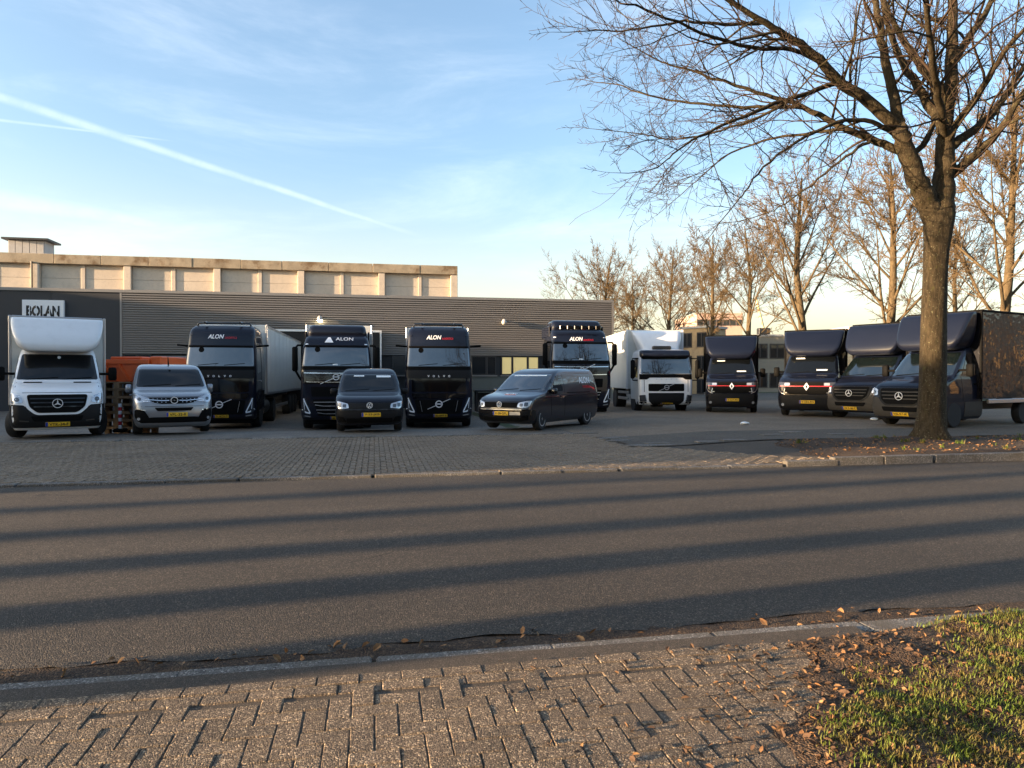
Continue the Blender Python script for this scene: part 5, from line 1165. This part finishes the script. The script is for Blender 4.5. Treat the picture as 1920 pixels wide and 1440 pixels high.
for pts, r0, r1, dep, spawn in LIMBS:
    n = len(pts); P = [tp(x, y, (dep * (i / (n - 1)) ** 1.2)) for i, (x, y) in enumerate(pts)]
    rows = chaikin([(*q, r0 + (r1 - r0) * i / (n - 1)) for i, q in enumerate(P)], 2)
    rows = [(q[0] + rng.gauss(0, .012), q[1] + rng.gauss(0, .02), q[2] + rng.gauss(0, .012), q[3]) for q in rows]
    lm.tube([q[:3] for q in rows], [q[3] * S for q in rows], 9, True)
    if not spawn: continue
    tot = 0.0; nxt = 0.5
    for a, c in zip(rows[:-1], rows[1:]):
        va, vb = Vector(a[:3]), Vector(c[:3]); tot += (vb - va).length
        while tot > nxt:
            nxt += rng.uniform(0.26, 0.52)
            d = (vb - va).normalized(); o = d.orthogonal().normalized(); o = Matrix.Rotation(rng.uniform(0, 6.283), 3, d) @ o
            ang = rng.uniform(0.5, 1.1); dd = d * math.cos(ang) + o * math.sin(ang)
            grow(rng, (lm, tw), vb, dd, rng.uniform(0.9, 2.3) * (0.75 + min(a[3], 6) / 9), max(min(a[3] * S * 0.42, 0.03), 0.008), 2 if rng.random() < 0.55 else 1, CFG)
    grow(rng, (lm, tw), Vector(rows[-1][:3]), Vector(rows[-1][:3]) - Vector(rows[-3][:3]), 1.4, rows[-1][3] * S, 2, CFG)
link('branches', lm.raw('branches'), BARK, tree, 180); link('twigs', tw.raw('twigs'), TWIG, tree)
print('big tree', len(lm.f), len(tw.f))

# --- upright bare trees behind the vans, in three growths
def make_tree(seed, H, trunk_h, spread, nl, r0):
    rng = random.Random(seed); t_, l_, w_ = MB(), MB(), MB()
    pts = []; qx = qy = vx = vy = 0.0
    for i in range(15): pts.append((qx, qy, H * 0.92 * i / 14)); vx += rng.gauss(0, .025); vy += rng.gauss(0, .025); qx += vx; qy += vy
    rad = [r0 * (1.35 if i == 0 else 1.0) * (1 - i / 15.5) ** 0.75 for i in range(15)]
    k = max(3, int(14 * trunk_h / H) + 2)
    t_.tube(pts[:k], rad[:k], 10, True); l_.tube(pts[k - 1:], rad[k - 1:], 7, True)
    cfg = dict(seg=[0.3, 0.4, 0.5, 0.7], wob=[0.10, 0.085, 0.055, 0.035], up=[0.02, 0.025, 0.03, 0.035], kids=[0, 8, 9, 9], ang=(0.4, 0.95), len=(0.3, 0.52), bare=[0, 0.12, 0.15, 0.2], tip=0.0062)
    for i in range(nl):
        h = trunk_h + (H * 0.86 - trunk_h) * (i / nl) ** 0.9; f = h / (H * 0.92) * 14; j = int(f); p = Vector(pts[j]).lerp(Vector(pts[min(j + 1, 14)]), f - j)
        a = i * 2.4 + rng.uniform(-.4, .4); tilt = rng.uniform(0.62, 1.0) + 0.25 * i / nl
        L = (H - h) * rng.uniform(0.5, 0.72) * spread + 0.8
        grow(rng, (l_, w_), p, Vector((math.cos(a) * math.cos(tilt), math.sin(a) * math.cos(tilt), math.sin(tilt))), L, max(rad[j] * 0.36, 0.022), 3 if L > 2.5 else 2, cfg)
    print('tree', seed, len(l_.f), len(w_.f))
    return [t_.raw('trunk'), l_.raw('branches'), w_.raw('twigs')]
def put_tree(name, meshes, loc, rz, s, label, grp, sz=1.0):
    e = empty(name, loc, rz); e.scale = (s, s, s * sz); tag(e, label, 'tree', grp)
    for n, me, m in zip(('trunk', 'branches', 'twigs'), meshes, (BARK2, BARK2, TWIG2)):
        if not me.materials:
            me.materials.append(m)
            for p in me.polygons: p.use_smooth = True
        o = bpy.data.objects.new(n, me); COL.objects.link(o); o.parent = e
    return e
TA = make_tree(3, 11.0, 2.6, 0.95, 15, 0.23); TB = make_tree(5, 11.0, 2.2, 1.0, 18, 0.20); TC = make_tree(9, 11.5, 3.2, 0.8, 16, 0.20)
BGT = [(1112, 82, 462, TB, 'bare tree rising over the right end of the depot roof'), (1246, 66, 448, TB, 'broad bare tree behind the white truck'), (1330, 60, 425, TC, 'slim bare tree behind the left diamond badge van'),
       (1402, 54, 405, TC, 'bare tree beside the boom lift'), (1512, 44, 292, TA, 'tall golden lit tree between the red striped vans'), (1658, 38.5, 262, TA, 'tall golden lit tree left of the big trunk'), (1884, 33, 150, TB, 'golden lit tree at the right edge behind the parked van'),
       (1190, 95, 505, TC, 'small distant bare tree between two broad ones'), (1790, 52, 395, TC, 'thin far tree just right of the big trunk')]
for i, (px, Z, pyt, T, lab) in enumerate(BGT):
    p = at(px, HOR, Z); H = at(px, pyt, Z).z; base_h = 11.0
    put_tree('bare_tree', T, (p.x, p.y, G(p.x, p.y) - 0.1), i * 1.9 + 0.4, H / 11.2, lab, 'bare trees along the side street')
# row on the near verge whose shadows streak the road, and trees across the road mirrored in the windscreens
TD = make_tree(14, 15.0, 6.2, 0.8, 11, 0.32)
tanb = math.tan(SUN_B)
SHX = [-2.5 - (yy - 2.1) / tanb for yy in (3.75, 5.05, 6.35, 7.9, 9.5)]      # where their shadows cross the road
NTH = ['nearest', 'second', 'third', 'fourth', 'fifth', 'sixth', 'seventh', 'farthest']
for i, x in enumerate(SHX):
    put_tree('verge_tree', TD, (x, 2.1, -0.05), i * 2.1, 1.0, f'{NTH[i]} tree of the row left of the viewer, outside the picture', 'verge trees left of the viewer')
for i, (x, y) in enumerate(((-11, -8), (-3.0, -6.5), (4.5, -9), (12, -6), (21, -9))):
    put_tree('street_tree', (TB, TA, TB, TC, TB)[i], (x, y, -0.05), i * 1.3, 1.25, f'{NTH[i]} tree behind the viewer counted from the left', 'street trees behind the viewer')

# ================================================================== grass, leaves, weeds
GRASS = mat('grass blade', (0.075, 0.112, 0.014), 0.65, spec=0.25, var=0.5, vscale=9, col2=(0.125, 0.095, 0.032), c2lo=0.42, c2hi=0.62, c2scale=7)
LEAF1 = mat('dry leaf', (0.17, 0.08, 0.028), 0.8, var=0.55, vscale=20, col2=(0.22, 0.135, 0.06), c2scale=30)
LEAF2 = mat('dark dead leaf', (0.075, 0.04, 0.02), 0.85, var=0.4, vscale=20)
rng = random.Random(23)
def blades(name, spots, label, hmin, hmax, m=GRASS, w=0.0035):
    b = MB()
    for x, y, z, k in spots:
        for _ in range(k):
            a = rng.uniform(0, 6.283); h = rng.uniform(hmin, hmax); l = h * rng.uniform(0.2, 0.9); ux, uy = math.cos(a), math.sin(a); q = Vector((x + rng.gauss(0, .02), y + rng.gauss(0, .02), z - 0.004)); s = Vector((-uy, ux, 0)) * w
            p1 = q + Vector((ux * l * .35, uy * l * .35, h * .6)); p2 = q + Vector((ux * l, uy * l, h * rng.uniform(.75, 1)))
            b.add([q - s, q + s, p1 + s * .8, p1 - s * .8, p2], [(0, 1, 2, 3), (3, 2, 4)])
    o = link(name, b.raw(name), m); tag(o, label, 'grass', kind='stuff'); return o
def fld(x, y): return math.sin(x * 2.3 + y * 1.1) + math.sin(y * 3.7 - x * 1.3 + 1.0) * 0.8 + math.sin(x * 5.3 + 2) * 0.4
sp = []
for _ in range(24000):
    x = rng.uniform(1.5, 7.0); y = rng.uniform(1.4, KERB_N - 0.2); q_ = x - xb(y)
    d = fld(x, y) + 2.0 * sst(0.5, 1.5, q_) - 2.5 * sst(0.62, 0.2, q_) + 0.15
    if rng.random() < 0.9 * sst(-0.1, 1.9, d): sp.append((x, y, bz(x, y), rng.randint(2, 7)))
blades('grass', sp, 'short green grass on the bank beside the driveway', 0.012, 0.042, w=0.0024)
sp = []
for _ in range(70):
    x = rng.uniform(8.4, 26); y = rng.uniform(11.7, 14.5)
    if inverge(x, y):
        for _ in range(rng.randint(1, 4)): sp.append((x + rng.gauss(0, .06), y + rng.gauss(0, .05), vz(x, y), rng.randint(6, 16)))
blades('verge_grass', sp, 'small tufts of green weeds on the soil under the tree', 0.04, 0.12, w=0.007)
def leaves(name, spots, label, m, smin, smax):
    b = MB()
    for x, y, z in spots:
        s = rng.uniform(smin, smax); M = Matrix.Translation((x, y, z + s * 0.18)) @ Matrix.Rotation(rng.uniform(0, 6.283), 4, 'Z') @ Matrix.Rotation(rng.gauss(0, .45), 4, 'X') @ Matrix.Rotation(rng.gauss(0, .45), 4, 'Y')
        c = rng.uniform(0.05, 0.4) * s
        b.add([M @ Vector(q) for q in ((-s, 0, 0), (-s * .3, -s * .55, c), (s * .5, -s * .4, c), (s, 0, 0), (s * .5, s * .4, c), (-s * .3, s * .55, c))], [(0, 1, 2, 3), (0, 3, 4, 5)])
    o = link(name, b.raw(name), m); tag(o, label, 'leaves', kind='stuff')
s1, s2 = [], []
for _ in range(16000):
    x = rng.uniform(0.6, 7); y = rng.uniform(1.2, KERB_N + 0.1); z = bz(x, y)
    if z < 0.02 and rng.random() > 0.06 + 0.2 * sst(-0.6, 0.1, x - xb(y)): continue
    dn = 1.0 - 0.6 * sst(0.6, 2.0, x - xb(y))
    if rng.random() > dn: continue
    (s1 if rng.random() < 0.5 else s2).append((x, y, max(z, 0.028 if x < 2.4 and y < 3.75 else z)))
leaves('fallen_leaves', s1, 'tan fallen leaves scattered over the soil beside the driveway', LEAF1, 0.004, 0.022)
leaves('rotting_leaves', s2, 'dark rotting leaves over the soil beside the driveway', LEAF2, 0.005, 0.024)
s3 = []
for _ in range(2600):
    x = rng.uniform(7.9, 26); y = rng.uniform(11.5, 14.7)
    if inverge(x, y): s3.append((x, y, vz(x, y)))
for _ in range(110):
    x = rng.uniform(-5, 3.5); s3.append((x, rng.uniform(KERB_N + 0.02, ROAD_N + 0.06), gut(x, 4.1) + 0.012))
leaves('verge_leaves', s3, 'brown leaf litter on the soil under the big tree and in the gutter', LEAF1, 0.012, 0.035)
